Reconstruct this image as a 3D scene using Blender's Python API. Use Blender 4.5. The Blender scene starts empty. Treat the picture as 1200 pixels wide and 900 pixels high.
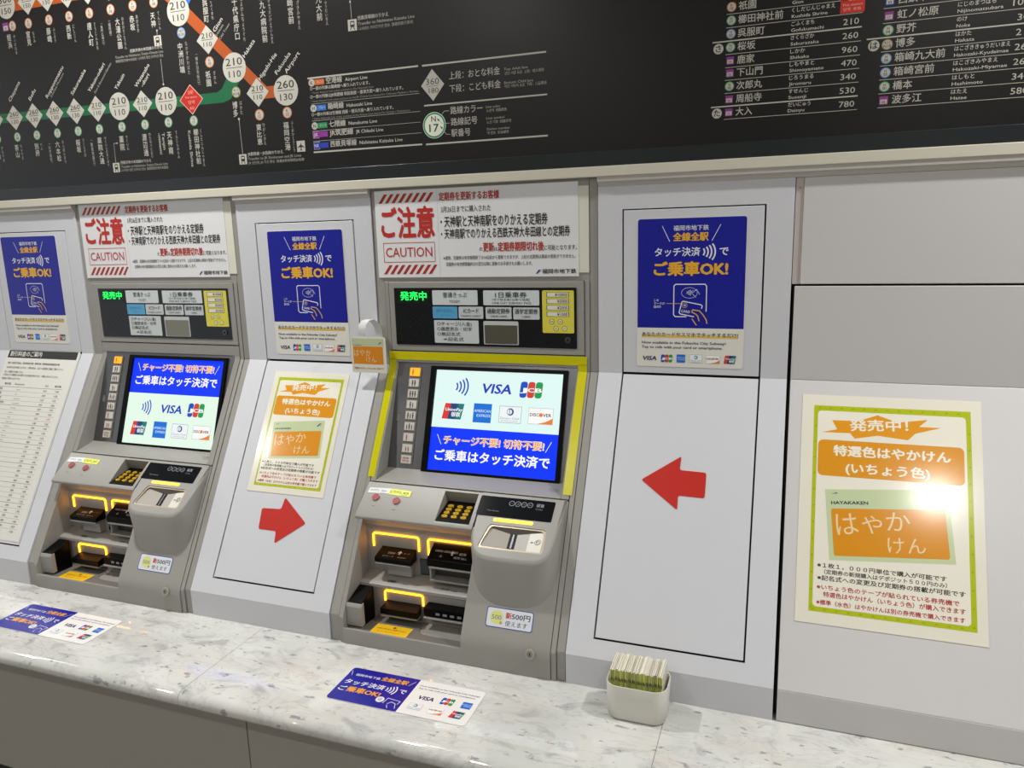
import bpy, math, random
from mathutils import Vector, Matrix
from mathutils.geometry import tessellate_polygon
random.seed(7)
scn = bpy.context.scene
COL = scn.collection
# ------------------------------------------------------------------ camera
# counter top is z = 0, floor z = -0.75, x runs along the wall, the panels face -y
cam = bpy.data.objects.new('camera', bpy.data.cameras.new('camera'))
COL.objects.link(cam)
R_ = Vector((0.9395, 0.3414, -0.0266)).normalized()
B_ = Vector((0.3399, -0.9204, 0.1934)).normalized()
U_ = B_.cross(R_).normalized(); R_ = U_.cross(B_).normalized()
cam.matrix_world = Matrix(((R_.x, U_.x, B_.x, 0.2884), (R_.y, U_.y, B_.y, -1.5314), (R_.z, U_.z, B_.z, 0.8429), (0, 0, 0, 1)))
cam.data.sensor_width = 36
cam.data.lens = 882.39 / 1200 * 36
cam.data.clip_start = 0.02
scn.camera = cam
# ------------------------------------------------------------------ world, lights, exposure
w = bpy.data.worlds.new('world'); scn.world = w; w.use_nodes = True
w.node_tree.nodes['Background'].inputs[0].default_value = (0.95, 0.975, 1.0, 1)
w.node_tree.nodes['Background'].inputs[1].default_value = 0.47
scn.view_settings.view_transform = 'Standard'
scn.view_settings.look = 'None'
scn.view_settings.exposure = 0.42
scn.view_settings.gamma = 1
scn.view_settings.use_curve_mapping = False
SOFFIT_LAMPS = [(-3.4, -.36), (-1.14, -.36), (1.12, -.36), (3.4, -.36)]
ROOM_LAMPS = [(-2.9, -2.0), (-1.0, -2.0), (.97, -2.0), (2.9, -2.0), (-2.9, -3.9), (-1.0, -3.9), (.97, -3.9), (2.9, -3.9)]
SOFFIT_W, ROOM_W = 11.0, 4.6
LAMP_COL = (1.0, 0.985, 0.955)
# ------------------------------------------------------------------ constants of the wall profile
K = 0.5613                      # slope of the inclined panels: dy per dz
ZB, ZS, YB = 0.5545, 0.0607, -0.2772
SK = math.sqrt(1 + K * K)
KS = 1.25                       # slope of the control shelf
def ys(z, off=0): return -(ZB - z) * K - off
def yk(z): return -.135 - KS * (.3135 - z)
def zk(y): return .3135 + (y + .135) / KS
def zslope(y): return ZB + y / K
# ------------------------------------------------------------------ materials
def lin(h):
    h = h.lstrip('#'); o = []
    for i in (0, 2, 4):
        c = int(h[i:i+2], 16) / 255
        o.append(c / 12.92 if c <= .04045 else ((c + .055) / 1.055) ** 2.4)
    return tuple(o) + (1,)
_mats = {}
def mat(hexc, rough=.5, metal=0.0, emit=0.0, coat=0.0, grain=0.0, gscale=300, bump=0.0, alpha=1.0, trans=0.0):
    key = (hexc, rough, metal, emit, coat, grain, gscale, bump, alpha, trans)
    if key in _mats: return _mats[key]
    m = bpy.data.materials.new('mat_' + hexc.lstrip('#')); m.use_nodes = True
    nt = m.node_tree; b = nt.nodes['Principled BSDF']
    b.inputs['Base Color'].default_value = lin(hexc)
    b.inputs['Roughness'].default_value = rough
    b.inputs['Metallic'].default_value = metal
    b.inputs['Coat Weight'].default_value = coat
    b.inputs['Coat Roughness'].default_value = .08
    b.inputs['Transmission Weight'].default_value = trans
    if emit > 0:
        b.inputs['Base Color'].default_value = (0.01, 0.01, 0.01, 1)
        b.inputs['Emission Color'].default_value = lin(hexc)
        b.inputs['Emission Strength'].default_value = emit
        b.inputs['Specular IOR Level'].default_value = .12
    if grain > 0 or bump > 0:
        tc = nt.nodes.new('ShaderNodeTexCoord'); n = nt.nodes.new('ShaderNodeTexNoise')
        n.inputs['Scale'].default_value = gscale; n.inputs['Detail'].default_value = 3
        nt.links.new(tc.outputs['Object'], n.inputs['Vector'])
        if grain > 0:
            mx = nt.nodes.new('ShaderNodeMixRGB'); mx.blend_type = 'MULTIPLY'
            mr = nt.nodes.new('ShaderNodeMapRange')
            mr.inputs['From Min'].default_value = .3; mr.inputs['From Max'].default_value = .7
            mr.inputs['To Min'].default_value = 1 - grain; mr.inputs['To Max'].default_value = 1
            nt.links.new(n.outputs['Fac'], mr.inputs['Value'])
            mx.inputs[0].default_value = 1; mx.inputs[1].default_value = lin(hexc)
            nt.links.new(mr.outputs[0], mx.inputs[2]); nt.links.new(mx.outputs[0], b.inputs['Base Color'])
        if bump > 0:
            bp = nt.nodes.new('ShaderNodeBump'); bp.inputs['Strength'].default_value = bump; bp.inputs['Distance'].default_value = .0005
            nt.links.new(n.outputs['Fac'], bp.inputs['Height']); nt.links.new(bp.outputs[0], b.inputs['Normal'])
    _mats[key] = m
    return m
def marble():
    m = bpy.data.materials.new('marble'); m.use_nodes = True; nt = m.node_tree; N = nt.nodes; L = nt.links
    b = N['Principled BSDF']; b.inputs['Roughness'].default_value = .045
    b.inputs['Specular IOR Level'].default_value = .6; b.inputs['Coat Weight'].default_value = .6; b.inputs['Coat Roughness'].default_value = .03
    g = N.new('ShaderNodeNewGeometry')
    def noise(scale, detail, sx=1, sy=1, rough=.55, dist=0.0, off=0.0, rot=0.0):
        mp = N.new('ShaderNodeMapping'); mp.inputs['Scale'].default_value = (sx, sy, 1); mp.inputs['Location'].default_value = (off, off * .7, 0)
        mp.inputs['Rotation'].default_value = (0, 0, rot)
        L.new(g.outputs['Position'], mp.inputs['Vector'])
        n = N.new('ShaderNodeTexNoise'); n.inputs['Scale'].default_value = scale; n.inputs['Detail'].default_value = detail
        n.inputs['Roughness'].default_value = rough; n.inputs['Distortion'].default_value = dist
        L.new(mp.outputs[0], n.inputs['Vector']); return n.outputs['Fac']
    def ramp(v, stops):
        r = N.new('ShaderNodeValToRGB'); e = r.color_ramp.elements
        e[0].position, e[0].color = stops[0][0], (*[stops[0][1]] * 3, 1)
        e[1].position, e[1].color = stops[-1][0], (*[stops[-1][1]] * 3, 1)
        for p, c in stops[1:-1]:
            x = e.new(p); x.color = (c, c, c, 1)
        L.new(v, r.inputs[0]); return r.outputs[0]
    def mix(f, a, bb, mode='MIX'):
        x = N.new('ShaderNodeMixRGB'); x.blend_type = mode
        if isinstance(f, float): x.inputs[0].default_value = f
        else: L.new(f, x.inputs[0])
        for i, v in ((1, a), (2, bb)):
            if isinstance(v, tuple): x.inputs[i].default_value = v
            else: L.new(v, x.inputs[i])
        return x.outputs[0]
    cloud = ramp(noise(5, 5, dist=.6), [(.3, 0), (.7, 1)])
    base = mix(cloud, lin('#cccdc9'), lin('#e6e6e1'))
    warm = ramp(noise(7, 4, off=3.1), [(.55, 0), (.72, .55)])
    base = mix(warm, base, lin('#d2cabf'))
    vein = ramp(noise(9, 7, sx=.7, sy=2.0, rough=.65, dist=1.2, off=7.7, rot=.5), [(.475, 0), (.5, .26), (.525, 0)])
    base = mix(vein, base, lin('#9c9ca0'))
    patch = ramp(noise(14, 6, sx=.8, sy=1.6, rough=.6, dist=.8, off=1.3, rot=.4), [(.545, 0), (.68, .62)])
    base = mix(patch, base, lin('#9d9fa1'))
    speck = ramp(noise(42, 4, sx=.7, sy=1.5, rough=.6, off=4.2, rot=.3), [(.61, 0), (.66, .65)])
    base = mix(speck, base, lin('#74757c'))
    L.new(base, b.inputs['Base Color'])
    return m
M_PANEL = mat('#d6d7dc', .38, bump=.05, gscale=900)
M_PANEL2 = mat('#d2d0d0', .3, bump=.04, gscale=900)
M_BODY = mat('#9c9a94', .42, bump=.08, gscale=1200)
M_BODYD = mat('#74726e', .45, bump=.08, gscale=1200)
M_FRAME = mat('#9d9b95', .4)
M_DARK = mat('#050506', .6)
M_BLACK = mat('#101215', .28)
M_BLACKP = mat('#050506', .4)
M_GLASS = mat('#0b0f14', .08)
M_CREAM = mat('#d6d1c0', .4)
M_MOLD = mat('#bdb9b2', .45)
M_BOARD = mat('#100f0f', .33, grain=.15, gscale=60)
M_STEEL = mat('#77777a', .27, metal=.85, bump=.05, gscale=1500)
M_AMBER = mat('#ffa01a', .4, emit=5.5)
M_TAPE = mat('#d3cc00', .22, bump=.3, gscale=70)
M_MARBLE = marble()
for q in (M_BLACKP, M_BLACK): q.node_tree.nodes['Principled BSDF'].inputs['Specular IOR Level'].default_value = .12
# ------------------------------------------------------------------ mesh builder
class MB:
    def __init__(s): s.v = []; s.f = []; s.m = []; s.mats = []
    def mi(s, m):
        if m not in s.mats: s.mats.append(m)
        return s.mats.index(m)
    def add(s, vs, fs, m):
        o = len(s.v); i = s.mi(m)
        s.v += [tuple(x) for x in vs]
        for f in fs: s.f.append([o + k for k in f]); s.m.append(i)
    def box(s, x0, x1, y0, y1, z0, z1, m):
        vs = [(x, y, z) for x in (x0, x1) for y in (y0, y1) for z in (z0, z1)]
        s.add(vs, [(0, 1, 3, 2), (4, 6, 7, 5), (0, 4, 5, 1), (2, 3, 7, 6), (0, 2, 6, 4), (1, 5, 7, 3)], m)
    def prism(s, P, x0, x1, m):                     # polygon in (y, z), swept along x
        n = len(P)
        a = sum(P[i][0] * P[(i+1) % n][1] - P[(i+1) % n][0] * P[i][1] for i in range(n))
        if a < 0: P = P[::-1]
        vs = [(x0, y, z) for y, z in P] + [(x1, y, z) for y, z in P]
        fs = [list(range(n))[::-1], list(range(n, 2 * n))] + [(i, (i+1) % n, n + (i+1) % n, n + i) for i in range(n)]
        s.add(vs, fs, m)
    def shell(s, path, t, x0, x1, m):               # front path in (y, z) top to bottom, thickness t inward
        back = []
        for i, p in enumerate(path):
            ns = []
            for a, b in ((i-1, i), (i, i+1)):
                if a >= 0 and b < len(path):
                    dy, dz = path[b][0] - path[a][0], path[b][1] - path[a][1]
                    l = math.hypot(dy, dz); ns.append((-dz / l, dy / l))
            ny = sum(q[0] for q in ns) / len(ns); nz = sum(q[1] for q in ns) / len(ns); l = math.hypot(ny, nz)
            sc = t / l / max(.5, (ny * ns[0][0] + nz * ns[0][1]) / l)
            back.append((p[0] + ny * sc, p[1] + nz * sc))
        for i in range(len(path) - 1):
            s.prism([path[i], path[i+1], back[i+1], back[i]], x0, x1, m)
    def ext(s, O, U, V, P, d0, d1, m):              # polygon (u,v) in a frame, from depth d0 to d1 along U x V
        O, U, V = Vector(O), Vector(U), Vector(V); Nn = U.cross(V).normalized(); n = len(P)
        a = sum(P[i][0] * P[(i+1) % n][1] - P[(i+1) % n][0] * P[i][1] for i in range(n))
        if a < 0: P = P[::-1]
        vs = [O + U * u + V * v + Nn * d0 for u, v in P] + [O + U * u + V * v + Nn * d1 for u, v in P]
        s.add(vs, [list(range(n))[::-1], list(range(n, 2 * n))] + [(i, (i+1) % n, n + (i+1) % n, n + i) for i in range(n)], m)
    def tube(s, pts, r, m, n=10):
        pts = [Vector(p) for p in pts]; rings = []
        for i, p in enumerate(pts):
            d = (pts[min(i+1, len(pts)-1)] - pts[max(i-1, 0)]).normalized()
            a = d.cross(Vector((0, 1, 0.01))).normalized(); b = d.cross(a)
            rings.append([p + (a * math.cos(t) + b * math.sin(t)) * r for t in [2 * math.pi * k / n for k in range(n)]])
        vs = [q for rg in rings for q in rg]; fs = []
        for i in range(len(pts) - 1):
            for k in range(n): fs.append((i*n+k, i*n+(k+1) % n, (i+1)*n+(k+1) % n, (i+1)*n+k))
        fs += [list(range(n))[::-1], [(len(pts)-1)*n+k for k in range(n)]]
        s.add(vs, fs, m)
    def plate(s, O, U, V, outer, holes, depth, m, mwall=None):   # face with holes, and the walls of the holes going back
        O, U, V = Vector(O), Vector(U), Vector(V); Nn = U.cross(V).normalized()
        loops = [outer] + holes
        flat = [p for l in loops for p in l]
        tris = tessellate_polygon([[Vector((p[0], p[1], 0)) for p in l] for l in loops])
        vs = [O + U * u + V * v for u, v in flat]; fs = []
        for t in tris:
            a, b, c = [Vector(flat[k]) for k in t]
            ar = (b - a).x * (c - a).y - (b - a).y * (c - a).x
            fs.append(t if ar > 0 else t[::-1])
        s.add(vs, fs, m)
        for l in holes:
            n = len(l); vs = [O + U * u + V * v for u, v in l] + [O + U * u + V * v - Nn * depth for u, v in l]
            s.add(vs, [(i, (i+1) % n, n + (i+1) % n, n + i) for i in range(n)], mwall or m)
def rr(u0, v0, u1, v1, r, n=5):
    out = []
    for cx, cy, a0 in ((u1-r, v1-r, 0), (u0+r, v1-r, 90), (u0+r, v0+r, 180), (u1-r, v0+r, 270)):
        for k in range(n + 1):
            a = math.radians(a0 + 90 * k / n); out.append((cx + r * math.cos(a), cy + r * math.sin(a)))
    return out
def circle(cx, cy, r, n=24): return [(cx + r * math.cos(2*math.pi*k/n), cy + r * math.sin(2*math.pi*k/n)) for k in range(n)]
def root_of(o):
    while o.parent: o = o.parent
    return o
def tag(o, label=None, cat=None, group=None, kind=None):
    if label: o['label'] = label
    if cat: o['category'] = cat
    if group: o['group'] = group
    if kind: o['kind'] = kind
    return o
def obj(name, mb, parent=None, bevel=0.0, smooth=False, origin=None, segs=2, angle=35):
    me = bpy.data.meshes.new(name)
    off = Vector(origin) if origin is not None else (root_of(parent).location.copy() if parent else Vector((0, 0, 0)))
    if not parent and origin is None and mb.v:
        off = Vector((sum(v[0] for v in mb.v) / len(mb.v), sum(v[1] for v in mb.v) / len(mb.v), min(v[2] for v in mb.v)))
    me.from_pydata([tuple(Vector(v) - off) for v in mb.v], [], mb.f)
    for m in mb.mats: me.materials.append(m)
    me.polygons.foreach_set('material_index', mb.m)
    if smooth or bevel:
        me.polygons.foreach_set('use_smooth', [True] * len(me.polygons))
        me.set_sharp_from_angle(angle=math.radians(angle))
    me.update()
    o = bpy.data.objects.new(name, me); COL.objects.link(o)
    if parent: o.parent = parent
    else: o.location = off
    if bevel:
        b = o.modifiers.new('bevel', 'BEVEL'); b.width = bevel; b.segments = segs; b.limit_method = 'ANGLE'; b.angle_limit = math.radians(30); b.harden_normals = True
    return o
def empty(name, loc, label, cat, group=None):
    o = bpy.data.objects.new(name, None); COL.objects.link(o); o.location = loc; o.empty_display_size = .05
    return tag(o, label, cat, group)
def struct(name, mb, **k): return tag(obj(name, mb, **k), kind='structure')
def copy_tree(o, skip=(), parent=None):
    c = o.copy(); COL.objects.link(c)
    if parent: c.parent = parent
    for ch in [x for x in o.children if x.name.split('.')[0] not in skip]: copy_tree(ch, skip, c)
    return c
# ------------------------------------------------------------------ flat print (millimetres on a plane)
_txt = {}
def heavier(bold):                         # a heavier face is the regular outline laid over itself around a small circle
    if bold <= .0001: return [(0, 0)]
    n = 3 if bold < .012 else (4 if bold < .025 else 6)
    return [(bold * math.cos(2*math.pi*k/n + .4), bold * .8 * math.sin(2*math.pi*k/n + .4)) for k in range(n)]
def text_mesh(s, bold=0):
    bold = 0
    if (s, bold) in _txt: return _txt[(s, bold)]
    cu = bpy.data.curves.new('t', 'FONT'); cu.body = s; cu.size = 1; cu.resolution_u = 2; cu.dimensions = '2D'; cu.fill_mode = 'FRONT'
    o = bpy.data.objects.new('t', cu)
    me = bpy.data.meshes.new_from_object(o)
    vs = [(v.co.x, v.co.y) for v in me.vertices]; fs = [list(p.vertices) for p in me.polygons]
    bpy.data.objects.remove(o); bpy.data.curves.remove(cu); bpy.data.meshes.remove(me)
    _txt[(s, bold)] = (vs, fs); return vs, fs
class Art:
    def __init__(s, emit=0.0, rough=.45, coat=0.0): s.i = []; s.emit = emit; s.rough = rough; s.coat = coat
    def m(s, c): return mat(c, s.rough, emit=s.emit, coat=s.coat) if isinstance(c, str) else c
    def poly(s, P, c, L=1): s.i.append((P, [list(range(len(P)))], s.m(c), L))
    def rect(s, u0, v0, u1, v1, c, L=1): s.poly([(u0, v0), (u1, v0), (u1, v1), (u0, v1)], c, L)
    def rrect(s, u0, v0, u1, v1, r, c, L=1): s.poly(rr(u0, v0, u1, v1, r), c, L)
    def circ(s, x, y, r, c, L=1, n=24): s.poly(circle(x, y, r, n), c, L)
    def ell(s, x, y, a, b, c, L=1): s.poly([(x + a*math.cos(t*math.pi/10), y + b*math.sin(t*math.pi/10)) for t in range(20)], c, L)
    def line(s, P, w, c, L=1, closed=False):
        n = len(P); vs = []; fs = []
        for i, p in enumerate(P):
            a = P[i-1] if (i > 0 or closed) else p; b = P[(i+1) % n] if (i < n-1 or closed) else p
            d1 = Vector((p[0]-a[0], p[1]-a[1])); d2 = Vector((b[0]-p[0], b[1]-p[1]))
            d1 = d1.normalized() if d1.length else d2.normalized(); d2 = d2.normalized() if d2.length else d1
            t = (d1 + d2); t = t.normalized() if t.length > 1e-6 else d1
            nn = Vector((-t.y, t.x)); sc = w / 2 / max(.4, nn.dot(Vector((-d1.y, d1.x))))
            vs += [(p[0] + nn.x*sc, p[1] + nn.y*sc), (p[0] - nn.x*sc, p[1] - nn.y*sc)]
        for i in range(n if closed else n-1):
            j = (i+1) % n; fs.append([2*i, 2*i+1, 2*j+1, 2*j])
        s.i.append((vs, fs, s.m(c), L))
    def ring(s, x, y, r, w, c, L=1): s.line(circle(x, y, r, 20), w, c, L, True)
    def arc(s, x, y, r, a0, a1, w, c, L=1, n=8): s.line([(x + r*math.cos(math.radians(a0+(a1-a0)*k/n)), y + r*math.sin(math.radians(a0+(a1-a0)*k/n))) for k in range(n+1)], w, c, L)
    def text(s, t, u, v, W=None, h=None, c='#000000', bold=0.0, L=3, al='l', rot=0.0, shear=0.0, size=None):
        vs, fs = text_mesh(t, bold)
        if not vs: return
        x0 = min(a[0] for a in vs); x1 = max(a[0] for a in vs)
        unit = .73 if all(ord(q) < 0x2000 for q in t) else .86
        if size: sx = sy = size
        else:
            sy = h / unit if h else W / (x1 - x0)
            sx = W / (x1 - x0) if W else sy
        cr, sr = math.cos(math.radians(rot)), math.sin(math.radians(rot))
        w_ = (x1 - x0) * sx; ox = {'l': 0, 'c': -w_/2, 'r': -w_}[al]; dn = 0 if unit == .73 else .09
        for k, (dx, dy) in enumerate(heavier(bold)):
            out = []
            for a, b in vs:
                a += dx; b += dy
                X = (a - x0) * sx + ox + b * sy * shear; Y = (b + dn) * sy
                out.append((u + X*cr - Y*sr, v + X*sr + Y*cr))
            s.i.append((out, fs, s.m(c), L + k * .14))
    def vtext(s, t, u, v0, v1, w, c='#d8d6cc', bold=0.0):     # characters stacked downward, v0 top, v1 bottom
        n = len(t); p = (v0 - v1) / n
        for k, ch in enumerate(t):
            if ch in '（）ー': s.text(ch, u - .32*w, v0 - p*(.5 if ch == '（' else .12) - p*k, size=min(p, w)*.95, c=c, rot=-90); continue
            vs, fs = text_mesh(ch, bold)
            if not vs: continue
            sy = p * .98; sx = w
            for q, (dx, dy) in enumerate(heavier(bold)):
                s.i.append(([(u - w/2 + (a+dx)*sx, v0 - p*(k+1) + (b + dy + .1)*sy) for a, b in vs], fs, s.m(c), 3 + q*.14))
    def build(s, name, parent, O, U=(1, 0, 0), V=(0, 0, 1), scale=1.0, thick=0.0, lift=0.00012):
        mb = MB(); O, U, V = Vector(O), Vector(U).normalized(), Vector(V).normalized(); N = U.cross(V)
        for P, F, m, L in s.i:
            mb.add([O + U*(p[0]*.001*scale) + V*(p[1]*.001*scale) + N*(thick + L*lift) for p in P], F, m)
        return obj(name, mb, parent)
VS = Vector((0, K, 1)).normalized()          # up the inclined panels
VK = Vector((0, KS, 1)).normalized()         # up the control shelf
# ------------------------------------------------------------------ card brand marks
def waves(a, x, y, W_, H_, c, w=1.6, L=3, n=4):      # contactless waves, left edge x, centre height y
    for k in range(n):
        hk = H_ / 2 * (.42 + .58 * k / (n - 1)); r = hk / math.sin(math.radians(40)); xk = x + W_ * (k + .6) / n
        a.arc(xk - r, y, r, -40, 40, w, c, L, 7)
def visa(a, u, v, W, h, c='#1a2fb8', L=3): a.text('VISA', u, v, W, h, c, .03, L, shear=.18)
def jcb(a, u, v, W, H, L=3):
    w = W / 3.15
    for k, (c, ch) in enumerate((('#1a4fc4', 'J'), ('#d8402f', 'C'), ('#1f9e50', 'B'))):
        u0 = u + k * w * 1.07
        P = rr(u0, v, u0 + w, v + H, w * .35, 3); P = [(p[0] + (p[1] - v) * .06, p[1]) for p in P]
        a.poly(P, c, L); a.text(ch, u0 + w*.12, v + H*.36, w*.85, H*.26, '#ffffff', .03, L + 1)
def amex(a, u, v, W, H, L=3):
    a.rect(u, v, u+W, v+H, '#1671d8', L); a.text('AMERICAN', u+W*.04, v+H*.54, W*.92, H*.15, '#d6e8f6', .01, L+1); a.text('EXPRESS', u+W*.2, v+H*.3, W*.76, H*.15, '#d6e8f6', .01, L+1)
def diners(a, u, v, W, H, L=3):
    a.rect(u, v, u+W, v+H, '#8fa6b4', L); a.rect(u+W*.02, v+H*.03, u+W*.98, v+H*.97, '#f1f6f6', L+1)
    a.circ(u+W*.5, v+H*.66, H*.22, '#2f5c96', L+2); a.circ(u+W*.47, v+H*.66, H*.15, '#f1f6f6', L+3); a.rect(u+W*.455, v+H*.52, u+W*.485, v+H*.8, '#2f5c96', L+4)
    a.text('Diners Club', u+W*.08, v+H*.22, W*.84, H*.13, '#7890a8', 0, L+2); a.text('INTERNATIONAL', u+W*.12, v+H*.09, W*.76, H*.07, '#7890a8', 0, L+2)
def discover(a, u, v, W, H, L=3):
    a.rect(u, v, u+W, v+H, '#b8b0a8', L); a.rect(u+W*.015, v+H*.025, u+W*.985, v+H*.975, '#fbfbf8', L+1)
    a.text('DISC', u+W*.06, v+H*.48, W*.37, H*.2, '#333538', .02, L+2); a.circ(u+W*.505, v+H*.575, H*.12, '#ee7a2c', L+2); a.text('VER', u+W*.59, v+H*.48, W*.33, H*.2, '#333538', .02, L+2)
    a.poly([(u+W*.38, v+H*.03), (u+W*.985, v+H*.03), (u+W*.985, v+H*.4), (u+W*.7, v+H*.16)], '#f08032', L+2)
def unionpay(a, u, v, W, H, L=3):
    def q(x0, x1, c, l): a.poly([(u+W*x0, v), (u+W*x1, v), (u+W*(x1+.12), v+H), (u+W*(x0+.12), v+H)], c, l)
    q(0, .34, '#dc3a30', L); q(.27, .62, '#23447f', L+1); q(.55, .88, '#1d7a78', L+1)
    a.text('UnionPay', u+W*.14, v+H*.52, W*.78, H*.2, '#ffffff', .02, L+2, shear=.15); a.text('银联', u+W*.42, v+H*.16, W*.42, H*.27, '#ffffff', .02, L+2, shear=.1)
def hand(a, x, y, k, c, L=4):        # reader outline, card and the hand that taps it; k = scale
    def q(p): return [(x + m*k, y + n*k) for m, n in p]
    return q
# ==================================================================================================
# STRUCTURE
# ==================================================================================================
m = MB(); m.box(-5, 4.5, -5.2, .6, -.77, -.75, mat('#8f8c86', .35, grain=.2, gscale=8)); struct('floor', m)
m = MB(); m.box(-5, 4.5, -5.2, -.82, 2.0, 2.05, mat('#d8d6d0', .7)); m.box(-5, 4.5, -.82, .6, 1.96, 2.05, mat('#c9c6bf', .6)); struct('ceiling', m)
m = MB(); m.box(-5, 4.5, .3, .6, -.75, 1.96, mat('#77746e', .6)); struct('wall_front', m)
m = MB(); m.box(-5, 4.5, -5.2, -5.0, -.75, 2.0, mat('#b9b5ac', .55)); struct('wall_back', m)
# lamps
def downlight(x, y, z, watt, r, label, group, spread):
    o = empty('downlight', (x, y, z), label, 'lamp', group)
    mb = MB(); P = circle(0, 0, r*1.35, 28); H_ = circle(0, 0, r, 28)
    mb.plate((x, y, z - .006), (1, 0, 0), (0, -1, 0), P, [H_[::-1]], .004, mat('#e9e7e2', .3))
    n = len(P); mb.add([(x+p[0], y-p[1], z-.006) for p in P] + [(x+p[0], y-p[1], z) for p in P], [(i, (i+1) % n, n+(i+1) % n, n+i) for i in range(n)], mat('#e9e7e2', .3))
    obj('trim_ring', mb, o)
    mb = MB(); mb.ext((x, y, z - .004), (1, 0, 0), (0, -1, 0), circle(0, 0, r, 28), 0, .001, mat('#fff4e2', .4, emit=14.0)); obj('diffuser', mb, o)
    ld = bpy.data.lights.new('lamp_light', 'AREA'); ld.shape = 'DISK'; ld.size = 2*r*.9; ld.energy = watt; ld.color = LAMP_COL; ld.spread = math.radians(spread)
    lo = bpy.data.objects.new('lamp_light', ld); COL.objects.link(lo); lo.parent = o; lo.location = (0, 0, -.008)
for x, y in SOFFIT_LAMPS: downlight(x, y, 1.96, SOFFIT_W, .045, 'small round downlight in the low ceiling over the ticket machines', 'downlights in the low ceiling over the machines', 150)
for x, y in ROOM_LAMPS: downlight(x, y, 2.0, ROOM_W, .05, 'round downlight in the hall ceiling behind the camera', 'downlights in the hall ceiling', 170)
# trims above the panels
m = MB(); m.box(-4, 2.6, -.012, .05, .9535, .9735, M_CREAM); struct('trim_1', m, bevel=.0015)
m = MB()
prof = [(-.0095, .9535)] + [(-.0095 + .0085*math.sin(a), .9440 - .0085*(1-math.cos(a)) ) for a in [math.pi/2*k/6 for k in range(7)]] + [(0.0, .9342), (.03, .9342), (.03, .9535)]
m.prism(prof, -4, -1.5015, M_MOLD); m.prism(prof, -.9785, -.6065, M_MOLD); m.prism(prof, -.081, 2.6, M_MOLD)
struct('trim_2', m, smooth=True)
# ---- counter
cnt = empty('marble_counter', (-.3, -.26, -.035), 'long white grey-veined marble counter under the ticket machines', 'counter')
def slab_prof():
    P = [(.1, 0), (-.52, 0)]
    for k in range(1, 9):
        a = math.pi / 2 + math.pi * k / 8 * .94
        P.append((-.5195 + .0175 * math.cos(a), -.0175 + .0175 * math.sin(a)))
    P += [(-.505, -.035), (.1, -.035)]
    return P
for x0 in (-3.4625, -2.5685, -1.6745, -.7805, .1135, 1.0075):
    m = MB(); m.prism(slab_prof(), x0 + .0006, x0 + .894 - .0006, M_MARBLE); obj('marble_slab', m, cnt, smooth=True, angle=50)
for x0 in (-.7805, .1135, -1.6745):
    m = MB(); m.box(x0 - .0006, x0 + .0006, -.519, 0, -.03, .00004, mat('#8d867a', .7)); obj('joint_filler', m, cnt)
apr = empty('counter_front', (-.3, -.48, -.75), 'dull grey metal cladding below the marble counter edge', 'panel')
MA = mat('#a39e94', .5, bump=.05, gscale=700)
for x0 in (-3.337, -2.443, -1.549, -.655, .239, 1.133):
    m = MB(); m.box(x0 + .0012, x0 + .894 - .0012, -.5, -.485, -.325, -.0352, MA); obj('cladding_panel', m, apr, bevel=.001)
m = MB(); m.box(-4, 2.6, -.484, -.40, -.322, -.037, mat('#3c3a37', .6)); obj('backing', m, apr)
m = MB(); m.box(-4, 2.6, -.40, -.38, -.75, -.322, mat('#26241f', .6)); obj('kick_panel', m, apr)
# ==================================================================================================
# INFILL CABINETS between the machines
# ==================================================================================================
def cabinet(x0, x1, hl, hr, label, hatch_low=True):
    o = empty('infill_cabinet', ((x0+x1)/2, -.12, 0), label, 'cabinet', None)
    m = MB(); full = [(0, .934), (0, ZB), (YB, ZS), (YB, 0.0004)]; g = .0019
    for a, b in ((x0 + .0008, hl - g), (hr + g, x1 - .0008)): m.shell(full, .012, a, b, M_PANEL)
    m.shell([(0, .934), (0, .8868 + g)], .012, hl - g, hr + g, M_PANEL)
    zl = .0927 - g if hatch_low else ZB - .004
    m.shell([(ys(zl), zl), (YB, ZS), (YB, 0.0004)], .012, hl - g, hr + g, M_PANEL)
    obj('surround', m, o)
    m = MB(); core = [(.014, .93), (.014, ZB), (ys(ZS)+.02, ZS), (YB + .02, .002), (.2, .002), (.2, .93)]
    m.prism(core, x0 + .004, x1 - .004, M_DARK); obj('inner_box', m, o)
    m = MB(); m.box(hl + .0014, hr - .0014, -.0005, .011, ZB + .0032, .8868 - .0006, M_PANEL); obj('upper_hatch', m, o, bevel=.001)
    if hatch_low:
        m = MB(); m.shell([(ys(ZB - .0012), ZB - .0012), (ys(.0937), .0937)], .011, hl + .0014, hr - .0014, M_PANEL); obj('lower_hatch', m, o, bevel=.001)
    return o
cabinet(-1.8765, -1.502, -1.822, -1.5475, 'pale grey cabinet at the far left covered by the discount fare table')
cabinet(-.9794, -.6056, -.9251, -.6541, 'pale grey cabinet between the two ticket machines with right-pointing red arrow')
cabinet(-.0820, .2933, -.0296, .2414, 'pale grey cabinet right of the yellow-taped machine with left-pointing red arrow')
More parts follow.
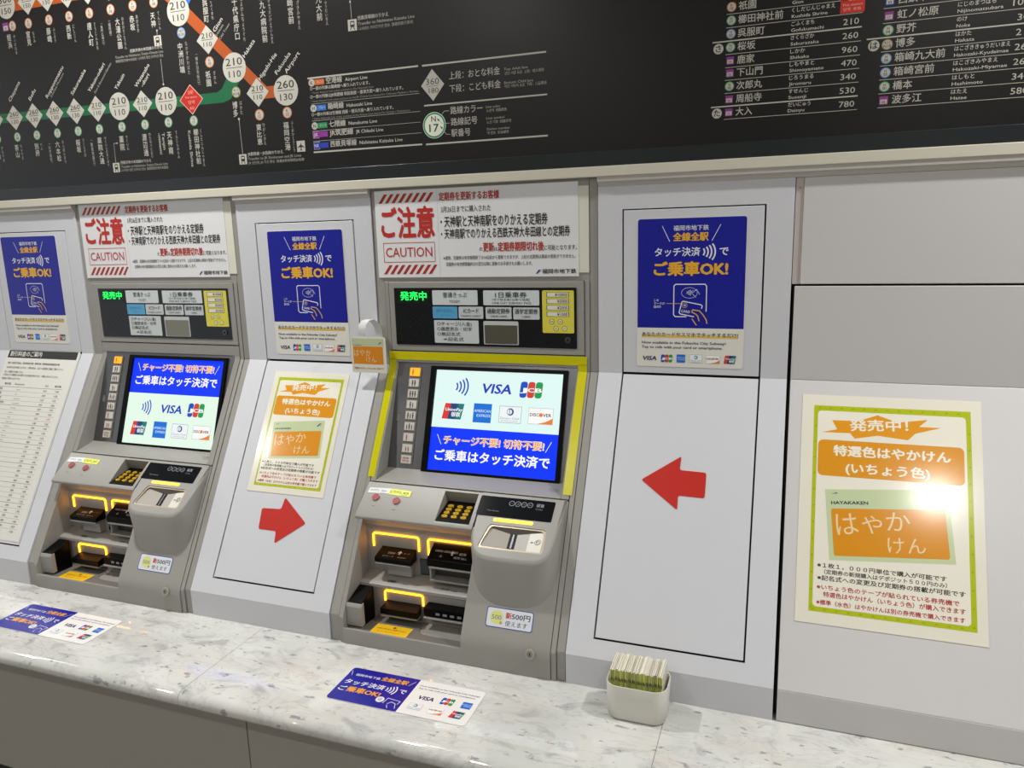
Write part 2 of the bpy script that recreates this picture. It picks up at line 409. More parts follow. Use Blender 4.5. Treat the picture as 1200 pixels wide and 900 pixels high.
# right-hand service cabinet
sv = empty('service_cabinet', (.75, -.12, 0), 'wide pale cabinet at the right end behind the large yellow-green poster', 'cabinet')
m = MB(); m.box(.3078, 1.25, 0, .012, .7385, .934, M_PANEL2); obj('fascia_panel', m, sv, bevel=.0015)
m = MB(); m.box(.2938, .3074, .003, .012, .7385, .934, mat('#c9c0bb', .4)); m.ext((.3007, .003, .916), (1, 0, 0), (0, 0, 1), circle(0, 0, .0012, 8), 0, .0006, M_BODYD); obj('filler_strip', m, sv)
m = MB(); m.shell([(0, .7345), (0, ZB), (YB, ZS), (YB, .001)], .012, .2990, 1.25, M_PANEL2); obj('front_cover', m, sv, bevel=.0015)
m = MB(); m.prism([(.014, .93), (.014, ZB), (ys(ZS)+.02, ZS), (YB + .02, .002), (.2, .002), (.2, .93)], .2955, 1.24, M_DARK); obj('inner_box', m, sv)
# ==================================================================================================
# TICKET MACHINE
# ==================================================================================================
XM = -.3438
def build_machine():
    r = empty('ticket_machine', (XM, -.12, 0), 'right-hand grey ticket machine, touchscreen edged with yellow tape', 'ticket machine')
    full = [(.0015, .934), (.0015, ZB), (ys(.054) + .0015, .054), (-.2795, .054), (-.2795, 0.0004)]
    path = [(.001, .747), (.001, ZB), (-.2805, .0548), (-.2805, .0004)]
    # bay frame at both sides
    for a, b in ((-.6048, -.5820), (-.1000, -.0828)):
        m = MB(); m.shell([(.003, .953), (.003, ZB), (-.2745, .0600), (-.2745, .0004)], .03, a, b, M_FRAME); obj('bay_frame', m, r, bevel=.0012)
    m = MB(); m.box(-.5815, -.1005, .003, .02, .7470, .953, M_FRAME); obj('bay_fascia', m, r)
    for a, b in ((-.5812, -.5722), (-.1108, -.1008)):
        m = MB(); m.shell([(.001, .747), (.001, ZB), (-.2785, .0572), (-.2785, .0004)], .03, a, b, M_BODY); obj('side_trim', m, r, bevel=.001)
    m = MB(); m.prism([(.022, .95), (.022, .56), (-.05, .32), (-.1, .31), (-.1, .24), (-.10, .1), (-.1, .01), (.25, .01), (.25, .95)], -.596, -.09, M_DARK); obj('inner_case', m, r)
    # header
    m = MB(); m.box(-.5708, -.1122, -.001, .018, .5895, .7462, M_BODY); hd = obj('header_panel', m, r, bevel=.0015)
    m = MB(); m.ext((0, -.001, 0), (1, 0, 0), (0, 0, 1), rr(-.5572, .6035, -.1275, .7328, .002), 0, .0012, M_GLASS); obj('black_window', m, hd)
    def tile(x0, z0, x1, z1, col, fill=None, name='label_tile', r_=2.2):
        a = Art(rough=.35); w_, h_ = (x1-x0)*1000, (z1-z0)*1000
        mb = MB(); mb.ext((x0, -.0022, z0), (1, 0, 0), (0, 0, 1), rr(0, 0, x1-x0, z1-z0, r_*.001), 0, .0008, mat(col, .35))
        if fill: fill(a, w_, h_)
        for P, F, mm, L in a.i: mb.add([Vector((x0 + p[0]*.001, -.0030 - L*.0001, z0 + p[1]*.001)) for p in P], F, mm)
        return obj(name, mb, hd)
    DK = '#34383a'
    def f1(a, w, h): a.text('普通きっぷ', w*.24, h*.5, w*.53, h*.34, DK, .01); a.text('TICKET', w*.38, h*.14, w*.24, h*.19, DK)
    def f2(a, w, h): a.text('1日乗車券', w*.22, h*.5, w*.56, h*.36, DK, .012); a.text('（地下鉄全線1日乗り放題）', w*.16, h*.3, w*.68, h*.15, DK); a.text('ONE DAY SUBWAY PASS', w*.16, h*.08, w*.7, h*.16, DK)
    def f3(a, w, h): a.text('はやかけん', w*.15, h*.5, w*.7, h*.28, '#3f86ad'); a.text('____', w*.3, h*.3, w*.4, h*.1, '#2f6f96', .03)
    def f4(a, w, h): a.text('ICカード', w*.2, h*.45, w*.62, h*.38, DK, .012); a.text('□新規発行 □再発行', w*.08, h*.14, w*.84, h*.14, DK)
    def f5(a, w, h): a.text('通勤定期券', w*.06, h*.45, w*.88, h*.4, DK, .012); a.text('□新規 □継続', w*.18, h*.14, w*.64, h*.16, DK)
    def f6(a, w, h): a.text('通学定期券', w*.06, h*.45, w*.88, h*.4, DK, .012); a.text('□継続', w*.35, h*.14, w*.3, h*.16, DK)
    def f7(a, w, h):
        for i, t in enumerate(('○チャージ(入金)', '○履歴表示・印字', '○無記名式', '　⇒記名式')): a.text(t, w*(.07 if i < 3 else .2), h*(.76 - .225*i), w*(.78, .78, .52, .46)[i], h*.16, DK, .008)
    tile(-.4606, .6950, -.3512, .7276, '#d5dadb', f1); tile(-.3376, .6950, -.2092, .7272, '#d5dadb', f2)
    tag(tile(-.4613, .6648, -.4010, .6915, '#58a6d2', f3), 'light blue label tile')
    tile(-.3975, .6652, -.3390, .6915, '#c9cfd0', f4); tile(-.3330, .6650, -.2730, .6908, '#c9cfd0', f5); tile(-.2688, .6648, -.2092, .6906, '#c9cfd0', f6)
    tile(-.4592, .6095, -.3512, .6608, '#cfd5d5', f7)
    def fm(a, w, h):
        for i, t in enumerate(('¥10000', '¥5000', '¥2000', '¥1000')):
            y0 = h * (.845 - .152*i); a.rect(w*.14, y0, w*.85, y0 + h*.115, '#3a3d3a', 2); a.rect(w*.16, y0 + h*.008, w*.83, y0 + h*.107, '#e9e6cf', 3); a.text(t, w*.8, y0 + h*.022, None, h*.072, '#26292a', .01, 4, 'r')
        for x, y, t in ((.3, .27, '500'), (.57, .27, '100'), (.43, .11, '50'), (.7, .11, '10')):
            a.circ(w*x, h*y, h*.062, '#2c2f2e', 2); a.circ(w*x, h*y, h*.052, '#f0ecb8', 3); a.text(t, w*x, h*(y-.018), None, h*.036, '#2c2f2e', .01, 4, 'c')
    tag(tile(-.2027, .6366, -.1331, .7270, '#e3d84e', fm, 'money_tile', 3), 'yellow tile of accepted notes and coins')
    # mirror window and small round lock
    m = MB(); m.ext((0, -.0022, 0), (1, 0, 0), (0, 0, 1), rr(-.3392, .6085, -.2578, .6602, .003), 0, .001, mat('#c7cac9', .3)); mw = obj('camera_window', m, hd)
    m = MB(); m.ext((0, -.0032, 0), (1, 0, 0), (0, 0, 1), rr(-.3365, .6105, -.2605, .6515, .002), 0, .0006, mat('#8d8a7c', .12, metal=.9)); tag(obj('mirror_plate', m, hd), 'silvery mirror plate')
    m = MB(); m.ext((-.147, -.0022, .6221), (1, 0, 0), (0, 0, 1), circle(0, 0, .0062, 20), 0, .003, M_STEEL); m.ext((-.147, -.0052, .6221), (1, 0, 0), (0, 0, 1), circle(0, 0, .0036, 16), 0, .0006, M_DARK); obj('header_lock', m, hd)
    # speaker grilles
    m = MB()
    for i in range(7):
        for j in range(8):
            if (i + j) % 2: m.ext((-.535 + i*.008, -.0022, .625 + j*.0065), (1, 0, 0), (0, 0, 1), circle(0, 0, .0014, 6), 0, .0002, M_DARK)
    for i in range(6):
        for j in range(6):
            if (i + j) % 2: m.ext((-.226 + i*.0042, -.0022, .617 + j*.0042), (1, 0, 0), (0, 0, 1), circle(0, 0, .0009, 6), 0, .0002, M_DARK)
    tag(obj('speaker_grille', m, hd), kind='stuff')
    led = MB(); led.ext((0, -.0022, 0), (1, 0, 0), (0, 0, 1), rr(-.5480, .6962, -.4672, .7290, .001), 0, .0006, mat('#04130a', .3))
    a = Art(emit=1.6); a.text('発売中', 7, 8.5, 66, 18.5, '#1dff5a', .018)
    for P, F, mm, L in a.i: led.add([Vector((-.5480 + p[0]*.001, -.0031, .6962 + p[1]*.001)) for p in P], F, mm)
    obj('led_sign', led, hd)
    # screen door
    m = MB(); y3 = lambda z: -(ZB - z) * .35
    m.box(-.5705, -.1122, 0, .02, .5622, .5878, M_BODY)
    for a_, b_ in ((-.5705, -.5575), (-.1285, -.1122)):
        m.prism([(0, .5622), (0, ZB), (ys(.3148), .3148), (y3(.3148) + .012, .3148), (.02, ZB), (.02, .5622)], a_, b_, M_BODY)
    m.prism([(ys(.3148), .3148), (ys(.3170), .3170), (y3(.3310), .3310), (y3(.3310) + .012, .3290), (y3(.3148)+.012, .3148)], -.5575, -.1285, M_BODY)
    door = obj('screen_door', m, r, bevel=.0012)
    V3 = Vector((0, .35, 1)).normalized(); s3 = math.sqrt(1 + .35**2)
    def P3(x, z, lift=0): n = Vector((1, 0, 0)).cross(V3); return Vector((x, y3(z), z)) + n * lift
    m = MB(); m.prism([(y3(.5622), .5622), (y3(.3305), .3305), (y3(.3305)+.01, .3305), (y3(.5622)+.01, .5622)], -.5575, -.1285, M_STEEL); obj('brushed_panel', m, door)
    O = P3(-.4570, .3335); o_ = (-.008, -.0085); 
    fr = [(-.0135, -.009), (.3100, -.009), (.3100, .2345), (-.0135, .2345)]
    m = MB(); hl_ = [(-.0003, -.0003), (.3003, -.0003), (.3003, .2268), (-.0003, .2268)]
    m.plate(P3(-.4570, .3335, .0050), (1, 0, 0), V3, fr, [hl_], .0050, M_BLACKP)
    m.add([P3(-.4570, .3335, d) + Vector((1, 0, 0))*u + V3*v for d in (.0, .0050) for u, v in fr], [(i, (i+1) % 4, 4+(i+1) % 4, 4+i) for i in range(4)], M_BLACKP); obj('screen_bezel', m, door)
    # passenger buttons
    pitch = .2226 / 9 * 1.0
    picts = ['A', 'AA', 'AAA', 'Ac', 'AcA', 'cAc', 'r', 'cc', 'R']
    for i, pc in enumerate(picts):
        z1 = .5518 - i * (.5518 - .3388) / 9; x0 = -.5262 + .00004 * i
        sz = (.5518 - .3388) / 9 * s3
        mb = MB(); O = P3(x0, z1 - (.5518-.3388)/9, 0)
        mb.ext(O, (1, 0, 0), V3, rr(0, .0006, .0305, sz - .0006, .001), 0, .0022, mat('#807f76', .35, metal=.4))
        mb.ext(O, (1, 0, 0), V3, rr(.003, .0035, .0275, sz - .0035, .001), .0022, .0042, mat('#ff9a1e', .4, emit=1.3) if i == 0 else mat('#d2cdc4', .35))
        a = Art(rough=.5); cx = 15.2; n = len(pc); H = sz*1000
        for k, ch in enumerate(pc):
            x = cx + (k - (n-1)/2) * 6.2; c = {'A': '#3a2f2a', 'c': '#5a3a34', 'r': '#b8423a', 'R': '#b8423a'}[ch]; s = .78 if ch == 'c' else 1.0
            if pc == 'cc': c = '#8c3c34'
            if ch == 'R': a.text('団体', 7, H*.5, 16, 5, c, .01); a.text('呼出', 7, H*.24, 16, 5, c, .01); continue
            if ch == 'r': x -= 4; a.text('..', x+3, 7, 7, 2, c)
            if i == 0: c = '#b33c10'; x -= 4.5
            a.circ(x, 6 + 11*s, 1.7*s, c, 1, 10); a.rect(x - 1.7*s, 5 + 5*s, x + 1.7*s, 5 + 10*s, c, 1); a.rect(x - 1.2*s, 5, x + 1.2*s, 5 + 5*s, c, 1)
        for P, F, mm, L in a.i: mb.add([O + Vector((1, 0, 0))*(p[0]*.001) + V3*(p[1]*.001) + Vector((1, 0, 0)).cross(V3)*.0044 for p in P], F, mm)
        b = obj('passenger_button', mb, door)
        if i == 0: tag(b, 'lit orange button for one passenger')
    m = MB(); m.ext(P3(-.5470, .432), (1, 0, 0), V3, [(0, 0), (.0085, 0), (.0085, .017), (0, .017)], 0, .0004, mat('#6f6e6c', .4)); obj('small_marking', m, door)
    a = Art(); a.text('タッチパネル', 0, 0, 20, 5, '#6d6a50', .02); a.text('Touch', 2, -5, 16, 2.6, '#6d6a50')
    a.build('door_marking', door, (-.1600, -.1120, .3235), (1, 0, 0), Vector((0, .048, .0135)).normalized() * 1, lift=.0004)
    # ---- control shelf: left part with keypad recess
    top = (-.135, .3128); lip = [(-.2005, zk(-.2005)), (-.2035, .2575), (-.2035, .2535), (-.2015, .2515)]; und = [(-.166, .2385), (-.0, .2385)]
    m = MB()
    for a_, b_ in ((-.5720, -.3845), (-.3070, -.2985)):
        m.prism([top] + lip + und + [(0, .3128)], a_, b_, M_BODY)
    m.prism([top, (-.1386, .3100), (-.1262, .2838), (-.1974, .2637)] + lip + und + [(0, .3128)], -.3845, -.3070, M_BODY)
    shelf = obj('control_shelf', m, r, smooth=True)
    Of = Vector((-.3845, -.1974, .2637)); Vf = Vector((0, .0712, .0201)).normalized()
    m = MB(); m.ext(Of, (1, 0, 0), Vf, [(.0012, .001), (.0765, .001), (.0765, .0725), (.0012, .0725)], 0, .0012, M_BLACK); kp = obj('keypad', m, shelf)
    for i in range(4):
        for j in range(3):
            mb = MB(); c = Of + Vector((.0125 + j*.0215 + .0035, 0, 0)) + Vf * (.0165 + (3-i)*.0118) + Vector((1, 0, 0)).cross(Vf) * .0012
            mb.ext(c, (1, 0, 0), Vf, [(p[0], p[1]) for p in [(.0066*math.cos(t*math.pi/8), .0048*math.sin(t*math.pi/8)) for t in range(16)]], 0, .003, mat('#d8ab22', .3, metal=.35))
            a = Art(); t = ('1', '2', '3', '4', '5', '6', '7', '8', '9', 'C', '0', '*')[i*3+j]; a.text(t, 0, -1.6, None, 3.6, '#4a3206', .01, al='c')
            nn = Vector((1, 0, 0)).cross(Vf)
            for P, F, mm, L in a.i: mb.add([c + Vector((1, 0, 0))*(p[0]*.001) + Vf*(p[1]*.001) + nn*.0032 for p in P], F, mm)
            obj('key', mb, shelf)
    kp.parent = shelf
    # ---- right part: coin unit, vertical rounded bulge
    out = [(-.2985, -.2005), (-.2950, -.2155), (-.2885, -.2310), (-.2800, -.2415), (-.2690, -.2475), (-.2550, -.2505), (-.2300, -.2515), (-.1800, -.2510), (-.1500, -.2495), (-.1385, -.2460), (-.1290, -.2390), (-.1235, -.2290), (-.1205, -.2150), (-.1180, -.1900), (-.1150, -.135)]
    m = MB(); n = len(out)
    def rim(t, f):                                   # rounded lip: inset f, drop t
        res = []
        for i, (x, y) in enumerate(out):
            a_ = Vector(out[max(i-1, 0)]); b_ = Vector(out[min(i+1, n-1)]); d = (b_ - a_).normalized(); nn = Vector((-d.y, d.x))
            res.append((x + nn.x*f, y + nn.y*f, zk(y + nn.y*f) - t))
        return res
    r0, r1, r2 = rim(0, .005), rim(.0012, .0016), rim(.0050, 0)
    low = [(-.2980, -.2020), (-.2940, -.2140), (-.2870, -.2235), (-.2790, -.2300), (-.2690, -.2355), (-.2560, -.2400), (-.2330, -.2435), (-.1950, -.2440), (-.1690, -.2420), (-.1540, -.2395), (-.1420, -.2365), (-.1310, -.2310), (-.1230, -.2250), (-.1180, -.2050), (-.1160, -.1500)]
    bot = [(x, y, zslope(y) - .001) for x, y in low]
    rows = [r0, r1, r2, bot]
    vs = [p for rw in rows for p in rw]
    fs = [(k*n + i, k*n + i + 1, (k+1)*n + i + 1, (k+1)*n + i) for k in range(3) for i in range(n-1)]
    m.add(vs, [f[::-1] for f in fs], M_BODY)
    topo = [(p[0], (p[1] + .135) * math.sqrt(1 + 1/KS**2)) for p in r0] + [(-.1150, 0), (-.2985, 0)]
    hole = [(-.2715, -.1255), (-.2745, -.1220), (-.2745, -.1165), (-.2655, -.0790), (-.2625, -.0735), (-.2580, -.0715), (-.1495, -.0715), (-.1445, -.0735), (-.1410, -.0790), (-.1385, -.1180), (-.1400, -.1235), (-.1440, -.1255)]
    m.plate((0, -.135, .3135), (1, 0, 0), VK, topo[::-1], [hole], .0020, M_BODY)
    m.prism([(-.135, .3128), (-.135, .24), (0, .24), (0, .3128)], -.2985, -.115, M_BODY)
    cu = obj('coin_unit', m, r, smooth=True, angle=40)
    Oc = Vector((0, -.135, .3135)); nk = Vector((1, 0, 0)).cross(VK)
    m = MB(); ho2 = [( -.2060 + (p[0]+.2060)*.93, -.0985 + (p[1]+.0985)*.86) for p in hole]
    m.plate(Oc - nk*.0016, (1, 0, 0), VK, hole, [ho2], .009, mat('#b9a892', .35, metal=.3), mat('#8a7d6c', .35, metal=.3)); obj('coin_bezel', m, cu, smooth=True)
    def pk(u, v, d): return Oc + Vector((1, 0, 0))*u + VK*v - nk*d
    m = MB(); v0, v1 = -.1235, -.0745
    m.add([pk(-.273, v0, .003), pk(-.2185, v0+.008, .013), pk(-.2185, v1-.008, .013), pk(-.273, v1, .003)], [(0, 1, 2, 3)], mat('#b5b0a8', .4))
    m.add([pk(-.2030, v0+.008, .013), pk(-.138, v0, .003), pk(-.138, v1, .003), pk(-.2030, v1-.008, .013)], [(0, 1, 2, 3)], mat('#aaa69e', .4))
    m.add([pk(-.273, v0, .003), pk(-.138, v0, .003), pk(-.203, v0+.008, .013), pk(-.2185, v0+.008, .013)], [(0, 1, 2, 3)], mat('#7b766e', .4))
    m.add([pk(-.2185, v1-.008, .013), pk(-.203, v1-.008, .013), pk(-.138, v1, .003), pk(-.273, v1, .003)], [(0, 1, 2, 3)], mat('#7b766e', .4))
    m.add([pk(-.2185, v0+.008, .013), pk(-.203, v0+.008, .013), pk(-.203, v1-.008, .013), pk(-.2185, v1-.008, .013)], [(0, 1, 2, 3)], M_DARK)
    obj('coin_funnel', m, cu)
    m = MB(); m.add([pk(-.2122, v0+.009, .012), pk(-.2085, v0+.009, .012), pk(-.2085, v1-.009, .012), pk(-.2122, v1-.009, .012)], [(0, 1, 2, 3)], M_STEEL); obj('coin_rail', m, cu)
    a = Art(rough=.4); 
    m = MB(); q = lambda u, f: pk(u, v0 + f*(v1-v0), .003 + .010*(-.138-u)/.065 - .0006)
    m.add([q(-.1760, .10), q(-.1450, .04), q(-.1450, .96), q(-.1760, .90)], [(0, 1, 2, 3)], mat('#d9d6c9', .4)); stk = m
    dx = (q(-.1450, .5) - q(-.1760, .5)); ux = dx.normalized(); nn2 = ux.cross(VK)
    a.ring(20, 0, 5, 1, '#2a2a2a'); a.arc(20, 0, 2, 30, 300, .8, '#2a2a2a'); a.ring(23, 1.5, 5, .7, '#2a2a2a'); a.line([(13, 0), (7.5, 0)], 1.4, '#2a2a2a'); a.poly([(5, 0), (9, 2.4), (9, -2.4)], '#2a2a2a')
    for P, F, mm, L in a.i: m.add([q(-.1760, .5) + ux*(p[0]*.001) + VK*(p[1]*.001) + nn2*.0004 for p in P], F, mm)
    obj('coin_sticker', m, cu)
    # amount plate, light bar
    m = MB(); m.ext(Oc, (1, 0, 0), VK, rr(-.2992, -.0540, -.1370, -.0070, .003), 0, .0008, M_GLASS)
    a = Art(); a.text('Total Amount', 21, 11.5, 27, 3.4, '#9aa0a6', .01)
    for k, t in enumerate(('10', '50', '100', '500')): a.ring(71 + k*13.2, 34, 5.6, .9, '#9aa0a6'); a.text(t, 71 + k*13.2, 32.4, None, 3.4, '#9aa0a6', .01, al='c')
    a.text('硬貨', 124, 31, 16, 7.5, '#b6bcc2', .02); a.text('Coin', 124, 24.5, 14, 4, '#9aa0a6', .01)
    for P, F, mm, L in a.i: m.add([Oc + Vector((1, 0, 0))*(-.2992 + p[0]*.001) + VK*(-.0540 + p[1]*.001) + nk*.0010 for p in P], F, mm)
    obj('amount_plate', m, cu)
    m = MB(); m.ext(Oc, (1, 0, 0), VK, rr(-.2575, -.0640, -.1735, -.0578, .0015), 0, .0012, mat('#ffd23a', .4, emit=2.2)); obj('light_bar', m, cu)
    # call / cancel buttons and their stickers
    m = MB(); m.ext(Oc, (1, 0, 0), VK, [(-.5652, -.0290), (-.5142, -.0262), (-.5115, -.0128), (-.5640, -.0150)], 0, .0004, mat('#dfe2e4', .4))
    a = Art(); a.text('よびだし', 4, 6, 22, 5.5, '#4a4a52', .01); a.text('呼出', 31, 6, 12, 4.5, '#4a6ab0', .01); a.text('Call', 30, 2, 8, 2.2, '#4a6ab0')
    for P, F, mm, L in a.i: m.add([Oc + Vector((1, 0, 0))*(-.5640 + p[0]*.001) + VK*(-.0280 + p[1]*.00085) + nk*.0006 for p in P], F, mm)
    tag(obj('sticker', m, shelf), 'white call sticker')
    m = MB(); m.ext(Oc, (1, 0, 0), VK, [(-.5142, -.0282), (-.4615, -.0300), (-.4600, -.0150), (-.5115, -.0128)], 0, .0005, mat('#dde22a', .4))
    a = Art(); a.text('とりけし', 2.5, 5.5, 28, 6.5, '#4a5200', .015); a.text('取消', 34, 5.5, 12, 4.5, '#4a5200', .01); a.text('Cancel', 30, 1.2, 14, 2, '#4a5200')
    for P, F, mm, L in a.i: m.add([Oc + Vector((1, 0, 0))*(-.5130 + p[0]*.001) + VK*(-.0285 + p[1]*.0009) + nk*.0007 for p in P], F, mm)
    tag(obj('sticker', m, shelf), 'yellow cancel sticker')
    for x, v in ((-.5398, -.0385), (-.4880, -.0425)):
        m = MB(); m.ext(Oc, (1, 0, 0), VK, circle(x, v, .0100, 24), 0, .0008, mat('#bdb3ad', .4)); m.ext(Oc, (1, 0, 0), VK, circle(x, v, .0086, 24), .0008, .0030, mat('#96120b', .45)); obj('red_button', m, shelf, bevel=.0006)
        m = MB(); m.ext(Oc, (1, 0, 0), VK, [(x - .003, v - .022), (x + .005, v - .022), (x + .005, v - .0205), (x - .003, v - .0205)], 0, .0003, mat('#77736c', .5)); obj('small_marking', m, shelf)
    # ---- lower right body
    m = MB(); m.prism([(ys(.3110), .3110), (ys(.25), .25), (ys(.12), .12), (ys(.0720), .0720), (ys(.0600), .0600), (-.2805, .0500), (-.2815, .0420), (-.2812, .0006), (0, .0006), (0, .3110)], -.2985, -.1118, M_BODY)
    lb = obj('lower_body', m, r, smooth=True, angle=25)
    # left: base rim, tray
    m = MB(); m.prism([(-.2812, .0006), (-.2812, .0300), (-.2800, .0345), (-.2770, .0350), (-.2745, .0310), (-.272, .0280), (0, .0280), (0, .0006)], -.5718, -.2985, M_BODY); obj('base_rim', m, r, smooth=True)
    Ot = (0, 0, .0295); cup = [(-.3025, -.247), (-.3025, -.189), (-.392, -.189), (-.406, -.196), (-.415, -.208), (-.417, -.222), (-.413, -.236), (-.402, -.245), (-.385, -.247)]
    m = MB(); m.plate(Ot, (1, 0, 0), (0, 1, 0), [(-.534, -.2735), (-.2985, -.2735), (-.2985, -.17), (-.534, -.17)], [cup], .014, M_BODYD)
    tr = obj('tray', m, r, smooth=True)
    m = MB(); m.box(-.419, -.3, -.249, -.187, .0135, .0158, mat('#8f8d8a', .25)); obj('coin_cup', m, tr)
    m = MB()
    for k in range(3): m.box(-.40 + .004*k, -.302, -.236 + .013*k, -.233 + .013*k, .0158, .0185, mat('#a2a09c', .25))
    obj('cup_ridges', m, tr)
    a = Art(rough=.4); a.rect(0, 0, 85, 43, '#f2c11c', 1); a.text('お取り忘れにご注意ください', 8, 24, 68, 4.5, '#6a4a08', .01); a.text('きっぷ・おつり・カード', 14, 13, 52, 4, '#6a4a08'); a.circ(45, 35, 3.6, '#a8261c', 2, 8)
    tag(a.build('tray_label', tr, (-.5135, -.2760, .0300), (1, .0, 0), (0, 1, 0), lift=.0001), 'yellow notice on the tray')
    # back wall, mid shelf
    m = MB(); m.prism([(-.163, .2385), (-.163, .116), (0, .116), (0, .2385)], -.5718, -.2985, M_BODY)
    m.prism([(-.163, .1185), (-.2005, .1075), (-.2045, .1050), (-.2050, .0990), (-.2000, .0955), (-.2000, .0280), (0, .0280), (0, .1185)], -.5718, -.2985, M_BODY)
    m.prism([(-.163, .2385), (-.171, .2385), (-.163, .225)], -.5718, -.2985, M_BODY)
    nw = obj('niche_wall', m, r, smooth=True, angle=25)
    a = Art(); a.text('きっぷ', 248, 111 - 100, 14, 6, '#4a4640', .01)
    m = MB()
    def onshelf(t, x, w, h, c='#3f3c37'):
        a = Art(); a.text(t, 0, 0, w, h, c, .012); V_ = Vector((0, .0375, .011)).normalized()
        for P, F, mm, L in a.i: m.add([Vector((x, -.196, .1091)) + Vector((1, 0, 0))*(p[0]*.001) + V_*(p[1]*.001) + Vector((0, -.2, 1))*.0004 for p in P], F, mm)
    onshelf('きっぷ', -.378, 17, 7); onshelf('Ticket', -.355, 14, 3.5); onshelf('定期券', -.508, 20, 7); onshelf('Commuter', -.470, 14, 3)
    obj('shelf_marking', m, nw)
    # left cheek of the niche
    m = MB(); m.prism([(ys(.2600) + .001, .2600), (ys(.06)+.001, .06), (-.2790, .0560), (-.2790, .0006), (0, .0006), (0, .2600)], -.5735, -.5712, M_BODY); obj('niche_cheek', m, r)
    # amber brackets
    def bracket(x0, x1, y, z0, z1, label=True):
        pts = [(x0, y, z0)]; rr_ = .006
        for k in range(6): t = math.pi/2*k/5; pts.append((x0 + rr_ - rr_*math.cos(t), y, z1 - rr_ + rr_*math.sin(t)))
        for k in range(6): t = math.pi/2*k/5; pts.append((x1 - rr_ + rr_*math.sin(t), y, z1 - rr_ + rr_*math.cos(t)))
        pts.append((x1, y, z0))
        m = MB(); m.tube(pts, .0019, M_AMBER, 8); obj('light_bracket', m, r, smooth=True)
    bracket(-.5535, -.4420, -.1645, .1755, .2065); bracket(-.4190, -.3000, -.1645, .1700, .2065); bracket(-.5110, -.4190, -.2015, .0690, .0925)
    # mouthpieces
    def mouth(x0, x1, yb, yf, zt, zf, zb_, name, txt, label=None, mm_=M_BLACKP, skew=.006):
        m = MB(); 
        vs = [(x0, yb, zt), (x1, yb, zt), (x1 + skew*.5, yf, zf), (x0 - skew*.5, yf, zf), (x0, yb, zb_), (x1, yb, zb_), (x1 + skew*.5, yf, zb_ + .001), (x0 - skew*.5, yf, zb_ + .001)]
        m.add(vs, [(3, 2, 1, 0), (3, 7, 6, 2), (0, 4, 7, 3), (2, 6, 5, 1), (4, 5, 6, 7)], mm_)
        V_ = Vector((0, yb - yf, zt - zf)).normalized(); N_ = Vector((1, 0, 0)).cross(V_)
        if txt:
            a = Art(rough=.4)
            for t, u, v, w_, h_ in txt: a.text(t, u, v, w_, h_, '#d5d9dc', .015)
            a.poly([(44, 20), (50, 26), (56, 20), (52, 20), (52, 15), (48, 15), (48, 20)], '#d5d9dc', 2)
            for P, F, q_, L in a.i: m.add([Vector((x0, yf, zf)) + Vector((1, 0, 0))*(p[0]*.001) + V_*(p[1]*.001) + N_*.0004 for p in P], F, q_)
        return tag(obj(name, m, r, bevel=.0), label)
    mouth(-.5320, -.4490, -.163, -.1960, .1775, .1640, .1535, 'card_slot', [('定期券・', 22, 14, 22, 6), ('カード', 60, 18, 14, 4), ('ICカード', 14, 5, 26, 5), ('INSERT', 50, 6, 20, 3)], 'black card slot mouthpiece')
    mouth(-.4050, -.3000, -.163, -.1960, .2000, .1760, .1600, 'note_slot', [('10000 5000 2000', 10, 20, 52, 5), ('紙幣', 66, 17, 16, 6), ('紙幣 BILL', 56, 8, 30, 5), ('↓', 22, 7, 8, 7)], 'black banknote slot mouthpiece')
    m = MB(); m.box(-.5330, -.4470, -.1985, -.163, .1490, .1530, mat('#7d7a74', .4)); m.box(-.5150, -.4560, -.1790, -.163, .1190, .1490, mat('#9c9993', .3)); obj('slot_bracket', m, r, bevel=.001)
    m = MB(); m.box(-.4040, -.2990, -.1980, -.163, .1560, .1600, mat('#8f8c86', .4)); m.box(-.4040, -.2990, -.1960, -.163, .1260, .1300, mat('#8f8c86', .4)); m.box(-.4060, -.4020, -.1900, -.163, .1260, .1600, M_BODY); m.box(-.4020, -.2990, -.1700, -.163, .1300, .1560, mat('#4f4d4a', .4)); obj('note_return', m, r, bevel=.0008)
    m = MB(); m.box(-.4405, -.4200, -.1655, -.163, .1225, .1590, M_GLASS); obj('sensor_window', m, r)
    mouth(-.5060, -.4250, -.200, -.2270, .0700, .0640, .0500, 'receipt_slot', None, 'dark lower slot mouthpiece', M_BLACKP, .008)
    m = MB(); m.box(-.5090, -.4220, -.2270, -.2000, .0455, .0495, mat('#86837d', .4)); m.box(-.4980, -.4240, -.2030, -.2000, .0330, .0450, mat('#4f4d49', .5)); obj('slot_bracket', m, r, bevel=.001)
    mouth(-.4060, -.2990, -.200, -.2200, .0800, .0760, .0570, 'coin_return', None, 'black coin return with four grey marks')
    m = MB(); m.box(-.4090, -.2990, -.2230, -.2000, .0520, .0560, mat('#a09d97', .35)); m.box(-.3990, -.2990, -.2050, -.2000, .0380, .0520, mat('#5b5955', .5)); obj('slot_bracket', m, r, bevel=.001)
    m = MB()
    for k in range(4): m.box(-.3790 + k*.0165, -.3700 + k*.0165, -.2245, -.2235, .0655, .0700, mat('#8f9496', .4))
    obj('return_marks', m, r)
    # handset-like block at the left of the niche
    m = MB(); m.prism([(-.2650, .0350), (-.2655, .0780), (-.2620, .0840), (-.2540, .0850), (-.2530, .0350)], -.5705, -.5330, M_BODY)
    m.prism([(-.2530, .0350), (-.2530, .0850), (-.2000, .0850), (-.2000, .0350)], -.5712, -.5700, M_BODY); obj('reader_housing', m, r, bevel=.0025, segs=3)
